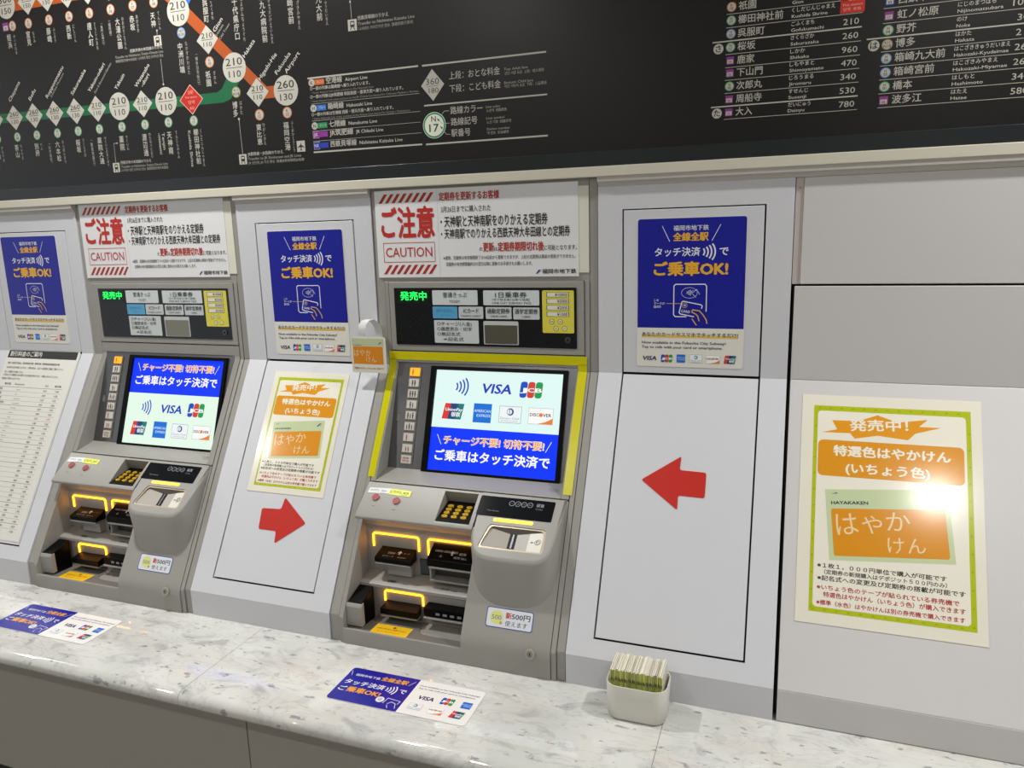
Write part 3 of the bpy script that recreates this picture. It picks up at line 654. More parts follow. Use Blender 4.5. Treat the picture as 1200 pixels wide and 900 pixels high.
    m = MB(); m.prism([(-.2530, .0310), (-.2600, .0850), (-.2080, .1020), (-.2080, .0290)], -.5695, -.5345, M_BLACKP); obj('card_reader', m, r, bevel=.0015)
    # stickers and lock on the lower body
    Os = Vector((0, 0, ZB)); nS = Vector((1, 0, 0)).cross(VS)
    a = Art(rough=.4); a.rrect(0, 0, 98, 38.5, 5, '#33459a', 1); a.rrect(1.6, 1.6, 96.4, 36.9, 4, '#dfe3ea', 2)
    a.circ(22, 20, 13.5, '#dde08c', 3); a.text('500', 22, 15.5, 20, 9, '#8a8c8a', .012, 4, 'c'); a.text('新', 41, 19.5, 11.5, 11, '#c8342a', .03); a.text('500円', 53.5, 19.5, 38, 11, '#26282c', .018); a.text('使えます', 41, 5.5, 46, 9.5, '#3c4044', .004); a.circ(32, 10, 3, '#d09a3c', 4, 10)
    tag(a.build('coin_notice', lb, (-.2508, ys(.0840) - .0004, .0840), (1, 0, 0), VS, lift=.0001), 'white sticker with blue edge about new 500 yen coins')
    m = MB(); Vl = Vector((0, .25, 1)).normalized(); c = Vector((-.1510, -.2822, .0500)); m.ext(c, (1, 0, 0), Vl, circle(0, 0, .0100, 24), 0, .0025, mat('#b5b0a2', .35, metal=.2)); lk = obj('lock', m, lb, bevel=.0008)
    m = MB(); m.ext(c, (1, 0, 0), Vl, circle(0, 0, .0062, 20), .0025, .0032, mat('#8f8b80', .35, metal=.2)); m.ext(c, (1, 0, 0), Vl, [(-.001, -.003), (.001, -.003), (.001, .003), (-.001, .003)], .0032, .0034, M_DARK); obj('keyhole', m, lb)
    return r, door
mach, door = build_machine()
mach2 = copy_tree(mach)
mach2.location.x -= .8972
tag(mach2, 'left-hand grey ticket machine without yellow tape, blue band across the top of its screen')
door2 = [c for c in mach2.children if c.name.startswith('screen_door')][0]
# tape on the right-hand machine
m = MB(); tp = 0.0008
m.box(-.5790, -.1065, -tp, -.0002, .5680, .5870, M_TAPE)
for a_, b_ in ((-.5790, -.5620), (-.1255, -.1065)):
    m.shell([(-tp, .5690), (-tp, ZB), (ys(.3235) - tp, .3235)], .0006, a_, b_, M_TAPE)
tag(obj('yellow_tape', m, door), 'glossy yellow tape around the screen door')
# screens
V3 = Vector((0, .35, 1)).normalized()
def screen(parent, x_off, blue_top):
    a = Art(emit=.74); W, H = 300, 226.5; WHT, BLU = ('#e2faf5', '#0036ff')
    d = 0 if not blue_top else 1
    if blue_top: a.rect(0, 134, W, H, BLU, 1); a.rect(0, 0, W, 134, '#e6fbea', 1); t0, w0 = 134, -93
    else: a.rect(0, 0, W, 96.5, BLU, 1); a.rect(0, 96.5, W, H, WHT, 1); t0, w0 = 0, 0
    y = t0
    a.line([(17, y+80), (28, y+58)], 1.4, '#e8ecff', 2); a.line([(285, y+80), (273, y+57)], 1.4, '#e8ecff', 2)
    a.text('チャージ不要! 切符不要!', 34, y+59.5, 235, 18, '#ffffff', .055, 2); a.text('チャージ不要! 切符不要!', 34.8, y+60, 233, 17, '#f5a23c', .02, 3)
    a.text('ご乗車はタッチ決済で', 16, y+22.5, 268, 22.5, '#ffffff', .03, 3)
    y = w0
    waves(a, 50, y+190, 34, 39, '#1c46c8', 3.6)
    visa(a, 113, y+178.5, 70, 21.5, '#1c3fc0'); jcb(a, 203, y+172, 51, 35.5); unionpay(a, 23, y+116, 53, 35.5); amex(a, 99, y+112, 43, 42.5); diners(a, 160, y+115, 52, 37); discover(a, 228, y+116, 56, 35.5)
    O = Vector((-.4570 + x_off, -(ZB - .3335)*.35, .3335))
    return tag(a.build('screen', parent, O, (1, 0, 0), V3, thick=.0002, lift=.00012), 'lit screen, blue band across the ' + ('top' if blue_top else 'bottom'))
screen(door, 0, False)
screen(door2, -.8972, True)
# ==================================================================================================
# CAUTION SIGNS above the machines
# ==================================================================================================
RED = '#c02a22'
def caution(x0, z0, label):
    m = MB(); m.box(x0, x0 + .472, .0005, .0028, z0 + .001, z0 + .1925, mat('#e8e9ea', .4)); s = tag(obj('caution_sign', m), label, 'sign')
    m = MB(); m.box(x0 + .36, x0 + .494, .0015, .0028, z0 + .0085, z0 + .1835, mat('#e3e2d2', .4)); tag(obj('backing_sheet', m, s), 'cream backing sheet')
    a = Art(rough=.45)
    def stripes(u0, v0, u1, v1, n=8):
        w = (u1-u0)/(n+.4); sl_ = (v1-v0)*.95
        for k in range(n):
            b = u0 + k*w
            P = [(b, v0), (b + w*.5, v0), (min(b + w*.5 + sl_*.8, u1), v1), (min(b + sl_*.8, u1 - w*.2), v1)]
            a.poly(P, '#b0281f', 2)
    stripes(10, 165.5, 147.5, 185); stripes(13.5, 8.5, 149, 29)
    a.text('ご注意', 15, 88, 130, 62, RED, .035); a.line([(16.5, 35.5), (144.5, 35.5), (144.5, 78), (16.5, 78)], 1.3, RED, 2, True); a.text('CAUTION', 22, 47, 116, 22, RED, .004)
    a.rect(155, 2, 155.7, 191, '#c9c9cc', 1)
    a.text('定期券を更新するお客様', 160, 166, 140, 16, '#b63226', .03)
    a.text('3月26日までに購入された', 163.5, 140.5, 117, 12.5, '#3a3433', .008)
    a.text('・天神駅と天神南駅をのりかえる定期券', 161.5, 109, 245, 22, '#231f20', .018); a.text('・天神南駅でのりかえる西鉄天神大牟田線との定期券', 161.5, 84, 293, 20, '#231f20', .018)
    a.text('の', 251, 56, 7, 9, '#3a3433', .01); a.text('更新', 260, 55, 25, 18, '#b63226', .03); a.text('は', 286, 56, 7, 9, '#3a3433', .01); a.text('定期券期限切れ後', 294, 55, 103, 18, '#b63226', .03); a.text('に可能となります。', 398, 55.5, 71, 10, '#3a3433', .01)
    a.text('※通常、定期券は有効期間終了の14日前から更新できますが、上記の定期券は事前の更新ができません。', 165, 38.5, 301, 8, '#3a3433', .006)
    a.text('定期券の有効期間最終日の翌日以降に更新のお手続きをお願いします。', 170.5, 24.8, 201, 8, '#3a3433', .006)
    a.poly([(378, 7), (383, 7), (386, 11), (390, 11), (390, 12), (386.5, 12), (388, 14), (392.5, 15), (385, 15.4), (382.5, 11.5), (380, 9)], '#1f2f7a', 2)
    a.text('福岡市地下鉄', 393, 7, 74, 9, '#26262c', .02)
    a.build('print', s, (x0, .0005, z0), lift=.00015)
    return s
caution(-.5951, .7552, 'white caution notice with red stripes above the right-hand, yellow-taped machine')
caution(-1.4880, .7600, 'white caution notice with red stripes above the left-hand ticket machine')
# ==================================================================================================
# BLUE TOUCH-PAYMENT POSTERS
# ==================================================================================================
def blue_poster(x0, z0, label):
    m = MB(); m.ext((x0, -.0006, z0), (1, 0, 0), (0, 0, 1), rr(0, 0, .210, .2965, .006), 0, .0006, mat('#e9e7dc', .35)); s = tag(obj('payment_poster', m), label, 'poster', 'blue touch payment posters')
    a = Art(rough=.35); B = '#0b1596'; W = '#e9ebf2'; Y = '#f0b42e'
    P = [(.8, 79.5), (209.2, 79.5)] + rr(.8, 150, 209.2, 295.8, 5)[:12]
    a.poly(P, B, 1)
    a.line([(49, 281.5), (64, 251)], 1.1, W, 2); a.line([(161, 281.5), (145, 251)], 1.1, W, 2)
    a.text('福岡市地下鉄', 71, 271.5, 67.5, 9.5, W, .01); a.text('全線全駅', 71, 251.5, 67, 15, Y, .035)
    a.text('タッチ決済', 35, 222, 88, 16, W, .022); waves(a, 127.5, 229.8, 27, 31, W, 2.9); a.text('で', 160, 222, 16.5, 16, W, .022); a.text('ご乗車OK!', 34, 184, 142, 25, Y, .045)
    # reader with the waves and a small hand
    a.line([(137, 113), (137, 163), (134, 167), (77, 167), (73.5, 164), (73.5, 106), (77, 102.5), (99, 102.5)], 1.9, W, 2)
    a.line([(104 + 15.5*math.cos(t*.3), 150 + 10.5*math.sin(t*.3)) for t in range(21)], .6, W, 2, True); waves(a, 98, 150.3, 10.5, 11, W, .9)
    a.line([(112, 156), (107, 151), (110, 150), (118, 157), (124, 147)], .7, W, 3); a.line([(110, 148), (117, 141)], .7, W, 3)
    a.text('この', 34, 132.5, 9.5, 5, W, .012); a.text('マークが', 34, 126, 22, 5, W, .012); a.text('目印!', 34, 119.5, 14, 5, W, .012); a.line([(59, 128.7), (90, 128.7)], .9, '#e0b46a', 3)
    a.poly([(90, 134), (127, 126.5), (130, 123), (125, 104), (114, 102), (85, 108)], B, 3)
    a.line([(128, 119), (129.5, 124), (127, 126.5), (92, 133.5), (89.5, 131.5), (84.5, 111), (87, 108), (114, 102.5)], 1.9, W, 4)
    a.ring(95, 125.2, 4.9, 1.1, '#c9a05a', 5); waves(a, 92.5, 125.2, 5, 5.5, W, .6, 5); a.text('CARD', 88.5, 112, 17, 5, W, .02, 5, rot=-8)
    a.line([(109, 112), (111, 116.5), (124, 114.5), (131, 107), (138, 96), (139, 89)], 2.1, '#e0b45a', 5); a.line([(109, 112), (117, 108), (121, 104), (124, 94)], 2.1, '#e0b45a', 5); a.line([(109.5, 99), (119, 85.5)], 2.1, '#e0a45a', 5)
    a.rect(10, 60, 199.5, 65, '#edc250', 2); a.text('あなたのカードやスマホでタッチするだけ!', 10.4, 62, 189, 8, '#24275e', .014)
    a.text('Now available in the Fukuoka City Subway!', 10.2, 47, 166, 5.4, '#2b2f66', .016); a.text('Tap to ride with your card or smartphone.', 10.2, 37.8, 160, 5.4, '#2b2f66', .016)
    visa(a, 11.5, 13, 28.5, 8.5, '#20246e'); jcb(a, 49, 9, 23, 16); amex(a, 81, 9.3, 17, 16.5); diners(a, 106.5, 9.8, 25, 16.5); discover(a, 138.7, 9.3, 27, 16.2); unionpay(a, 173, 9.5, 24, 16.5)
    a.build('print', s, (x0, -.0012, z0), lift=.00012)
blue_poster(-.0002, .5719, 'blue touch payment poster above the left-pointing red arrow')
blue_poster(-.8935, .5719, 'blue touch payment poster on the cabinet between the two machines')
blue_poster(-1.7940, .5800, 'blue touch payment poster at far left above the discount fare table')
# ==================================================================================================
# YELLOW-GREEN CARD POSTERS (A3 at the right, A4 between the machines)
# ==================================================================================================
def fmark(a, x, y, k, c, L=4):
    a.poly([(x+m_*k, y+n_*k) for m_, n_ in ((0, 0), (4, 0), (7, 4.2), (14, 4.2), (14.4, 5.6), (8, 5.6), (9.5, 8.2), (18, 10.5), (7.8, 10), (5, 5.6), (2, 5.6), (1.6, 4.2), (4, 4.2))], c, L)
def card_face(a, x, y, s, rot, L=2):
    c_, s_ = math.cos(math.radians(rot)), math.sin(math.radians(rot))
    T = lambda p: [(x + (u*c_ - v*s_)*s, y + (u*s_ + v*c_)*s) for u, v in p]
    a.poly(T([(0, 0), (199, 0), (199, 127), (0, 127)]), '#c8d5a8', L)
    a.poly(T(rr(8, 8, 191, 92, 4)), '#e0941c', L+1)
    def tx(t, u, v, W, h, c, b, r=0):
        p = T([(u, v)])[0]; a.text(t, p[0], p[1], W*s, h*s, c, b, L+2, rot=rot + r)
    tx('HAYAKAKEN', 9, 100, 61, 6, '#32465a', .025); p = T([(170, 107)])[0]; fmark(a, p[0], p[1], s*1.15, '#1f3f7a', L+2); a.poly(T([(10, 119), (20, 121.5), (20, 119.5)]), '#32465a', L+2)
    C = '#f2d9a8'
    tx('は', 16, 42, 36, 40, C, -.018, 4); tx('や', 56, 48, 33, 32, C, -.018, -4); tx('か', 97, 52, 38, 34, C, -.018); tx('け', 96, 14, 26, 28, C, -.018); tx('ん', 128, 14, 28, 27, C, -.018, 2)
def green_poster(O, V, s, label, U=(1, 0, 0)):
    m = MB(); m.ext(O, U, V, [(0, 0), (.297*s, 0), (.297*s, .419*s), (0, .419*s)], 0, .0007, mat('#ebe7d6', .16)); p = tag(obj('card_poster', m), label, 'poster')
    a = Art(rough=.14); G = '#b7c21c'
    a.poly([(22, 20.5), (281, 20.5), (280, 399), (21, 398)], G, 1)
    random.seed(3)
    for k in range(26):                                  # leaf outlines printed on the border
        t = k * 9.6 + 24
        for cx, cy, r_ in ((t + 4, 394, 0), (t + 2, 25, 0)):
            if k % 2 == 0: a.poly([(cx, cy-2), (cx+3, cy+1.8), (cx+6, cy-2), (cx+3, cy-1)], '#9aa81c', 2)
    for k in range(36):
        t = k * 10 + 26
        for cx in (24.5, 276.0):
            if k % 3 == 0: a.poly([(cx-2, t), (cx+1, t+4), (cx+3, t), (cx+.5, t+1)], '#9aa81c', 2)
    a.rrect(28, 29, 272.5, 388, 7, '#f0ecdc', 3)
    O_ = '#e3981f'
    a.poly([(36, 346), (62, 353), (53, 370), (98, 371), (130, 384), (163, 372), (212, 380), (198, 366), (233, 366), (192, 353), (180, 340), (130, 345), (92, 337), (84, 347)], '#e89c20', 4)
    a.text('発売中！', 84.5, 351, 96, 20, '#f6f1dc', .03, 5, rot=3)
    a.rrect(30, 264, 268.5, 332, 9, O_, 4); a.text('特選色はやかけん', 57, 302.5, 190, 18.5, '#f6f1dc', .04, 5); a.text('(いちょう色)', 78, 271, 136, 18.5, '#f6f1dc', .035, 5)
    card_face(a, 54, 111.5, 1.0, 4.6, 4)
    BK, RD = '#33302c', '#b4282c'
    a.text('※１枚１，０００円単位で購入が可能です', 34.5, 97, 203, 8, BK, .022, 4); a.text('（定期券の新規購入はデポジット５００円のみ）', 46, 86.5, 192, 7.5, BK, .018, 4); a.text('※記名式への変更及び定期券の搭載が可能です', 35, 75, 230, 8.2, BK, .022, 4)
    a.text('※いちょう色のテープが貼られている券売機で', 34.5, 59, 221, 8.2, RD, .022, 4); a.text('特選色はやかけん（いちょう色）が購入できます', 45.5, 47, 219, 8.2, RD, .022, 4); a.text('※標準（水色）はやかけんは別の券売機で購入できます', 34.5, 33, 229, 7.8, RD, .022, 4)
    n = Vector(U).cross(Vector(V)).normalized()
    a.build('print', p, Vector(O) + n*.0007, U, V, scale=s, lift=.0001)
green_poster(Vector((.3225, ys(.1640) - .0004, .1640)), VS, 1.0, 'large glossy yellow-green framed card poster at the right end')
green_poster(Vector((-.8913, ys(.2712) - .0004, .2712)), VS, .7086, 'small yellow-green framed card poster above the right-pointing red arrow')
# red arrow stickers
def arrow(pts, label):
    P = []
    for i, p in enumerate(pts):                          # slightly rounded corners
        a_, b_, c_ = Vector(pts[i-1]), Vector(p), Vector(pts[(i+1) % len(pts)])
        P += [tuple(b_ + (a_-b_).normalized()*.004), tuple(b_ + (a_-b_).normalized()*.001 + (c_-b_).normalized()*.001), tuple(b_ + (c_-b_).normalized()*.004)]
    m = MB(); m.ext((0, -.0005, ZB), (1, 0, 0), VS, [(x, (z - ZB)*SK) for x, z in P], 0, .0004, mat('#c8261a', .35)); tag(obj('arrow_sticker', m), label, 'sticker')
arrow([(.0300, .3623), (.1045, .4085), (.1030, .3842), (.1540, .3832), (.1540, .3396), (.1036, .3406), (.1045, .3155)], 'red arrow sticker pointing left towards the yellow-taped machine')
arrow([(-.7115, .2189), (-.7805, .2650), (-.7850, .2410), (-.8370, .2390), (-.8335, .1972), (-.7853, .1972), (-.7825, .1730)], 'red arrow sticker pointing right, under the small yellow-green poster')
# discount fare table at far left
m = MB(); m.ext((-1.8285, ys(.1) - .0006, .1), (1, 0, 0), VS, [(0, 0), (.277, 0), (.277, .529), (0, .529)], 0, .0006, mat('#e3e2da', .35)); ft = tag(obj('discount_fare_table', m), 'tall white discount fare table with a black heading on the far left cabinet', 'notice')
a = Art(); a.rect(4, 500, 271, 523, '#1d1d1d', 1); a.text('割引料金のご案内', 12, 504.5, 124, 14.5, '#e6e6e0', .012)
for i, (u, v, W_, t) in enumerate(((14, 481, 202, '障がい者割引料金は、身体障害者手帳、療育手帳、精神障害者保健福祉手帳'), (15, 467.5, 222, 'をお持ちの方が対象となります。ご利用の際は、お近くの駅係員に手帳をご提示ください。'), (14, 454, 74, '詳しくは係員までお尋ねください。'), (12, 445, 214, '小児および介護者の方も割引となる場合があります。お問い合わせください。'), (12, 434, 72, '料金は下表のとおりです。'))):
    a.text(t, u, v, W_, 6, '#4b4b4b', .008)
a.text('駅名　Station', 30, 419, 78, 5.5, '#3f3f3f', .01); a.text('大人', 188, 418, 14, 5.5, '#3f3f3f', .01); a.text('割引後', 225, 418, 24, 5.5, '#3f3f3f', .01)
names = ['赤坂', '祇園', '呉服町', '櫛田神社前', '桜坂', '次郎丸', '天神', '天神南', '唐人町', '中洲川端', '七隈', '西新', '野芥', '博多', '橋本', '東比恵', '姪浜', '室見', '薬院', '薬院大通', '渡辺通', '別府', '茶山', '金山', '梅林', '賀茂', '藤崎', '箱崎宮前', '貝塚', '福岡空港']
v = 413
for i, nme in enumerate(names):
    a.rect(8, v - .3, 255, v + (.5 if i % 4 == 0 else .1), '#5a5a58', 1)
    red = (i == 6); c = '#c0504a' if red else '#4f4f4d'
    a.text(nme, 14, v - 9, len(nme)*7.2, 6.2, c, .008, size=None); f = 210 + (i*53 % 170)//10*10
    a.text(['Akasaka', 'Gion', 'Gofukumachi', 'Kushida Shrine', 'Sakurazaka', 'Jiromaru', 'Tenjin', 'Tenjin-minami', 'Tojinmachi', 'Nakasu', 'Nanakuma', 'Nishijin', 'Noke', 'Hakata', 'Hashimoto', 'Higashi-Hie', 'Meinohama', 'Muromi', 'Yakuin', 'Yakuin-odori', 'Watanabe-dori', 'Befu', 'Chayama', 'Kanayama', 'Umebayashi', 'Kamo', 'Fujisaki', 'Hakozaki', 'Kaizuka', 'Airport'][i], 84, v - 9, None, 3.4, '#77736f')
    a.text(str(f), 188, v - 9.5, 12, 5.2, c, .008); a.text(str(f//2), 234, v - 9.5, 12, 5.2, c, .008)
    v -= 13.2
a.build('print', ft, Vector((-1.8285, ys(.1) - .0006, .1)) + Vector((1, 0, 0)).cross(VS)*.0006, (1, 0, 0), VS)
# ==================================================================================================
# HANGING SAMPLE CARD beside the right-hand machine
# ==================================================================================================
wb = empty('sample_card', (-.61, -.04, .54), 'small sample card hanging from a white loop at the upper left of the taped machine', 'card')
m = MB(); m.ext((-.6555, -.0400, .5415), (1, 0, 0), (0, 0, 1), rr(0, 0, .0905, .0825, .004), 0, .0014, mat('#e4e1d2', .3))
a = Art(rough=.3); a.rect(3, 62, 86, 79, '#c3cda6', 1); a.rect(5, 20, 83, 61, '#dc8a1c', 1); a.text('はやか', 7, 38, 45, 15, '#f0d6a4', -.015, 2); a.text('けん', 38, 24, 27, 14, '#f0d6a4', -.015, 2); a.text('HAYAKAKEN', 5, 63, 22, 2.2, '#3a4a5a', .02, 2); fmark(a, 72, 66, .55, '#26303a', 2)
a.text('特選色はやかけん（いちょう色）の見本です', 6, 8, 77, 4, '#a84038', .012, 2); a.poly([(5, 73), (9, 74.2), (9, 73)], '#26303a', 2)
for P, F, mm, L in a.i: m.add([Vector((-.6555 + p[0]*.001, -.0414 - L*.0001, .5415 + p[1]*.001)) for p in P], F, mm)
obj('card', m, wb)
m = MB(); pts = [(-.623, -.0402, .6230), (-.623, -.0435, .640), (-.6215, -.0420, .653), (-.6170, -.0350, .6615), (-.6110, -.0240, .6630), (-.6060, -.0120, .6540), (-.6035, -.0040, .6400), (-.6030, -.0015, .6200), (-.6030, -.0015, .6080)]
vs = []; hw = .0095
for p in pts: vs += [(p[0] - hw, p[1], p[2]), (p[0] + hw, p[1], p[2])]
n = len(pts); vs += [(x, y + .0006, z - .0005) for x, y, z in vs]
fs = []
for i in range(n-1):
    b = 2*i; fs += [(b, b+1, b+3, b+2), (2*n+b, 2*n+b+2, 2*n+b+3, 2*n+b+1), (b, b+2, 2*n+b+2, 2*n+b), (b+1, 2*n+b+1, 2*n+b+3, b+3)]
m.add(vs, fs, mat('#e2e2e0', .3)); obj('loop_strap', m, wb, smooth=True)
# ==================================================================================================
# COUNTER CARDS
# ==================================================================================================
def counter_card(x0, y0, rot, label):
    U = Vector((math.cos(rot), math.sin(rot), 0)); V = Vector((-math.sin(rot), math.cos(rot), 0)); O = Vector((x0, y0, .0006))
    m = MB(); m.ext(O, U, V, rr(0, 0, .285, .1055, .007), 0, .0006, mat('#f4f2f0', .3)); s = tag(obj('payment_mat', m), label, 'sticker', 'payment stickers on the marble counter')
    a = Art(rough=.25); B = '#15179a'; W = '#e9ebf2'; Y = '#f0a82e'
    P = [(148.5, .4), (148.5, 105)] + [q for q in rr(.4, .4, 160, 105, 7) if q[0] < 60]
    a.poly(P, B, 1)
    a.line([(4, 93), (9, 80)], .9, W, 2); a.line([(143, 95), (134, 80)], .9, W, 2)
    a.text('福岡市地下鉄', 17, 79.5, 54, 7, W, .012); a.text('全線全駅', 74, 79.5, 56, 12, Y, .035); a.text('タッチ決済', 8, 51.5, 86, 13.5, W, .025); waves(a, 97, 57.5, 25, 25, W, 2.5); a.text('で', 126, 52, 14, 13, W, .025)
    a.text('ご', 8, 29, 15, 13, W, .03); a.text('乗車OK!', 26, 29, 70, 15, Y, .04)
    a.circ(103, 25, 8.5, W, 3); waves(a, 98.5, 25, 8, 9, '#8a8c9a', 1, 4); a.line([(113, 16), (116, 33), (143, 30), (141, 20)], 1.2, W, 3); a.line([(122, 17), (128, 24), (137, 21), (142, 8)], 1.2, W, 4); a.line([(123, 14), (128, 5)], 1.2, W, 4)
    a.text('Now available in the Fukuoka City Subway!', 156, 86, 123, 3.6, '#3a3a5a', .01); a.text('Tap to ride with your card or smartphone.', 156, 78, 118, 3.6, '#3a3a5a', .01)
    visa(a, 168, 48, 32, 11, '#22246a'); jcb(a, 214, 46, 25, 20); amex(a, 256, 46, 19, 19); diners(a, 162, 16, 27, 18); discover(a, 203, 14, 29, 20); unionpay(a, 246, 15, 26, 20)
    a.build('print', s, O + Vector((0, 0, .0006)), U, V, lift=.0001)
counter_card(-.4985, -.4610, .004, 'blue and white payment sticker on the counter before the right-hand machine')
counter_card(-1.3960, -.4590, .004, 'blue and white payment sticker on the counter before the left-hand machine')
# ==================================================================================================
# CARD HOLDER with leaflets
# ==================================================================================================
hb_ = MB(); n_ = 6
def rloop(x0, y0, x1, y1, r, z): return [(p[0], p[1], z) for p in rr(x0, y0, x1, y1, r, n_)]
lv = [rloop(.0190, -.3560, .1140, -.2900, .020, .0008), rloop(.0150, -.3600, .1180, -.2860, .023, .0040), rloop(.0125, -.3620, .1210, -.2830, .024, .0660), rloop(.0130, -.3615, .1205, -.2835, .0235, .0672), rloop(.0145, -.3600, .1190, -.2850, .022, .0672), rloop(.0150, -.3595, .1185, -.2855, .0215, .0660), rloop(.0170, -.3575, .1160, -.2880, .021, .0050)]
N0 = len(lv[0]); vs = [p for l in lv for p in l]; fs = [(k*N0+i, k*N0+(i+1) % N0, (k+1)*N0+(i+1) % N0, (k+1)*N0+i) for k in range(6) for i in range(N0)] + [list(range(N0))[::-1], [6*N0+i for i in range(N0)]]
hb_.add(vs, fs, mat('#dcdad0', .35))
tag(obj('card_holder', hb_, smooth=True, angle=60), 'white rounded plastic holder full of leaflets on the counter', 'holder')
random.seed(11)
lf = None; x = .0215
for i in range(44):
    t = .0016; yb_ = -.2965 + random.uniform(-.002, .002); yf_ = -.3515 + random.uniform(-.0015, .0015); zt = .0935 + random.uniform(-.0015, .0015) - (.0012 if i < 3 else 0)
    col = ['#c9d05a', '#d4dc62', '#b6c83e', '#e0e092', '#a8bc38'][i*7 % 5]
    if i in (0, 1): pass
    m = MB(); lean = .0015 * math.sin(i*.35)
    w2 = t*.86
    vs = [(x, yf_, .006), (x + w2, yf_, .006), (x + w2, yb_, .006), (x, yb_, .006), (x + lean, yf_, zt - .001), (x + w2 + lean, yf_, zt - .001), (x + w2 + lean, yb_ + .0, zt), (x + lean, yb_, zt)]
    m.add(vs, [(0, 1, 5, 4)], mat(col, .5)); m.add(vs, [(4, 5, 6, 7), (1, 2, 6, 5), (2, 3, 7, 6), (3, 0, 4, 7), (3, 2, 1, 0)], mat(['#efecd6', '#e6e2ca', '#dcd8c8', '#f3f0e2', '#cfcabc'][i*3 % 5], .6))
    h0 = .070 + (i*5 % 3)*.001; m.add([(x + lean*.7 - .0001, yf_ - .0003, h0), (x + lean*.7 + w2*.8, yf_ - .0003, h0), (x + lean*.8 + w2*.8, yf_ - .0003, h0 + .006), (x + lean*.8, yf_ - .0003, h0 + .006)], [(0, 1, 2, 3)], mat('#4f5648' if i % 3 else '#8f9a3a', .6))
    o = tag(obj('leaflet', m), 'folded pocket leaflet with yellow-green edge standing in the white holder', 'leaflet', 'leaflets in the white holder')
    x += .00208
# ==================================================================================================
# FARE BOARD (millimetres, origin x = 0, z = 1.0)
# ==================================================================================================
m = MB(); m.box(-4, 2.6, 0, .03, 1.0035, 1.955, M_BOARD); fb = tag(obj('fare_board', m, origin=(0, 0, 1.0)), 'black fare map board with a line map and fare table above the machines', 'board')
m = MB(); m.box(-4, 2.6, -.006, .03, .9742, 1.0030, mat('#23262a', .25)); obj('board_frame', m, fb, bevel=.001)
W = '#b9b6ab'; G = '#0a6038'; OR = '#a54a0e'
a = Art(rough=.5)
# lines
a.poly([(-1900, 177.5), (-985, 169), (-962, 175), (-925, 222), (-953, 243), (-985, 200), (-1000, 193), (-1900, 201)], G, 1)
a.poly([(-1900, 444), (-1160, 444), (-868, 168), (-807, 168), (-807, 194), (-858, 194), (-1148, 471), (-1900, 471)], OR, 1)
a.poly([(-1063, 388), (-1040, 412), (-1020, 440), (-1045, 440), (-1075, 400)], '#2a62b8', 1)
def fare(x, y, n1, n2, kind):
    if kind == 'c':
        a.ell(x, y, 33, 33, W, 2); s = 1.0
    else:
        a.poly([(x, y+31.5), (x+31, y), (x, y-31.5), (x-31, y)], W, 2); s = .72
    a.text(n1, x, y+5*s, 46*s, 17*s, '#2a2824', .008, 3, 'c'); a.rect(x-23*s, y-.6, x+23*s, y+.6, '#2a2824', 3); a.text(n2, x, y-21*s, 34*s, 15*s, '#2a2824', .004, 3, 'c')
def sid(x, y, l, n, ringc, r=12.5, sq=False):
    if sq: a.rect(x-r*.8, y-r*.8, x+r*.8, y+r*.8, ringc, 2); a.rect(x-r*.62, y-r*.62, x+r*.62, y+r*.2, W, 3); a.text(n, x, y-r*.5, None, r*.5, '#2a2824', .01, 4, 'c'); return
    a.circ(x, y, r, ringc, 2, 18); a.circ(x, y, r*.82, W, 3, 18); a.text(l, x, y+r*.12, None, r*.5, '#2a2824', .01, 4, 'c'); a.text(n, x, y-r*.58, None, r*.58, '#2a2824', .01, 4, 'c')
gx = [(-1745, '260', '130', 'd'), (-1671, '260', '130', 'd'), (-1599, '260', '130', 'd'), (-1525, '260', '130', 'd'), (-1452, '260', '130', 'd'), (-1379, '210', '110', 'd'), (-1304, '210', '110', 'c'), (-1229, '210', '110', 'd'), (-1155, '210', '110', 'c')]
for i, (x, a1, a2, k) in enumerate(gx): fare(x, 186, a1, a2, k); sid(x + .5, 137, 'N', '%02d' % (8+i), '#3f8f60')
a.poly([(-1078, 218), (-1043, 183.5), (-1078, 149), (-1113, 183.5)], '#e6b8a8', 2); a.poly([(-1078, 216), (-1045, 183.5), (-1078, 151), (-1111, 183.5)], '#b8241c', 3)
for t, y, w_, h_ in (('当駅', 196, 16, 8), ('This station', 187, 36, 4.5), ('당역', 173, 18, 8), ('本站', 160, 14, 7)): a.text(t, -1078, y, w_, h_, '#e09a88', .01, 4, 'c')
sid(-1077, 135, 'N', '17', '#3f8f60')
fare(-1090, 382, '210', '110', 'c'); fare(-1013.5, 311, '210', '110', 'd'); fare(-944, 243, '210', '110', 'c'); fare(-885, 183, '210', '110', 'd'); fare(-807, 181, '260', '130', 'c')
sid(-1087, 334, 'H01', 'K09', '#5a86b8'); sid(-1013, 262, 'K', '10', '#c87a4a'); sid(-945, 189, 'K11', 'N18', '#8a8a4a'); sid(-885, 134, 'K', '12', '#c87a4a'); sid(-808, 133, 'K', '13', '#c87a4a')
for x, k, n1, n2 in ((-1644, 'c', '300', '150'), (-1569, 'd', '300', '150'), (-1501, 'd', '260', '130'), (-1432, 'd', '260', '130'), (-1364, 'd', '260', '130'), (-1296, 'd', '210', '110'), (-1225, 'd', '210', '110'), (-1160, 'c', '210', '110')): fare(x, 461.5, n1, n2, k)
for i, x in enumerate((-1630, -1573, -1501, -1432, -1364, -1295, -1225, -1160)): sid(x, 410, 'K', '%02d' % (i+1), '#c87a4a')
sid(-1655, 410, 'JK', '01', '#8a3a8a', sq=True)
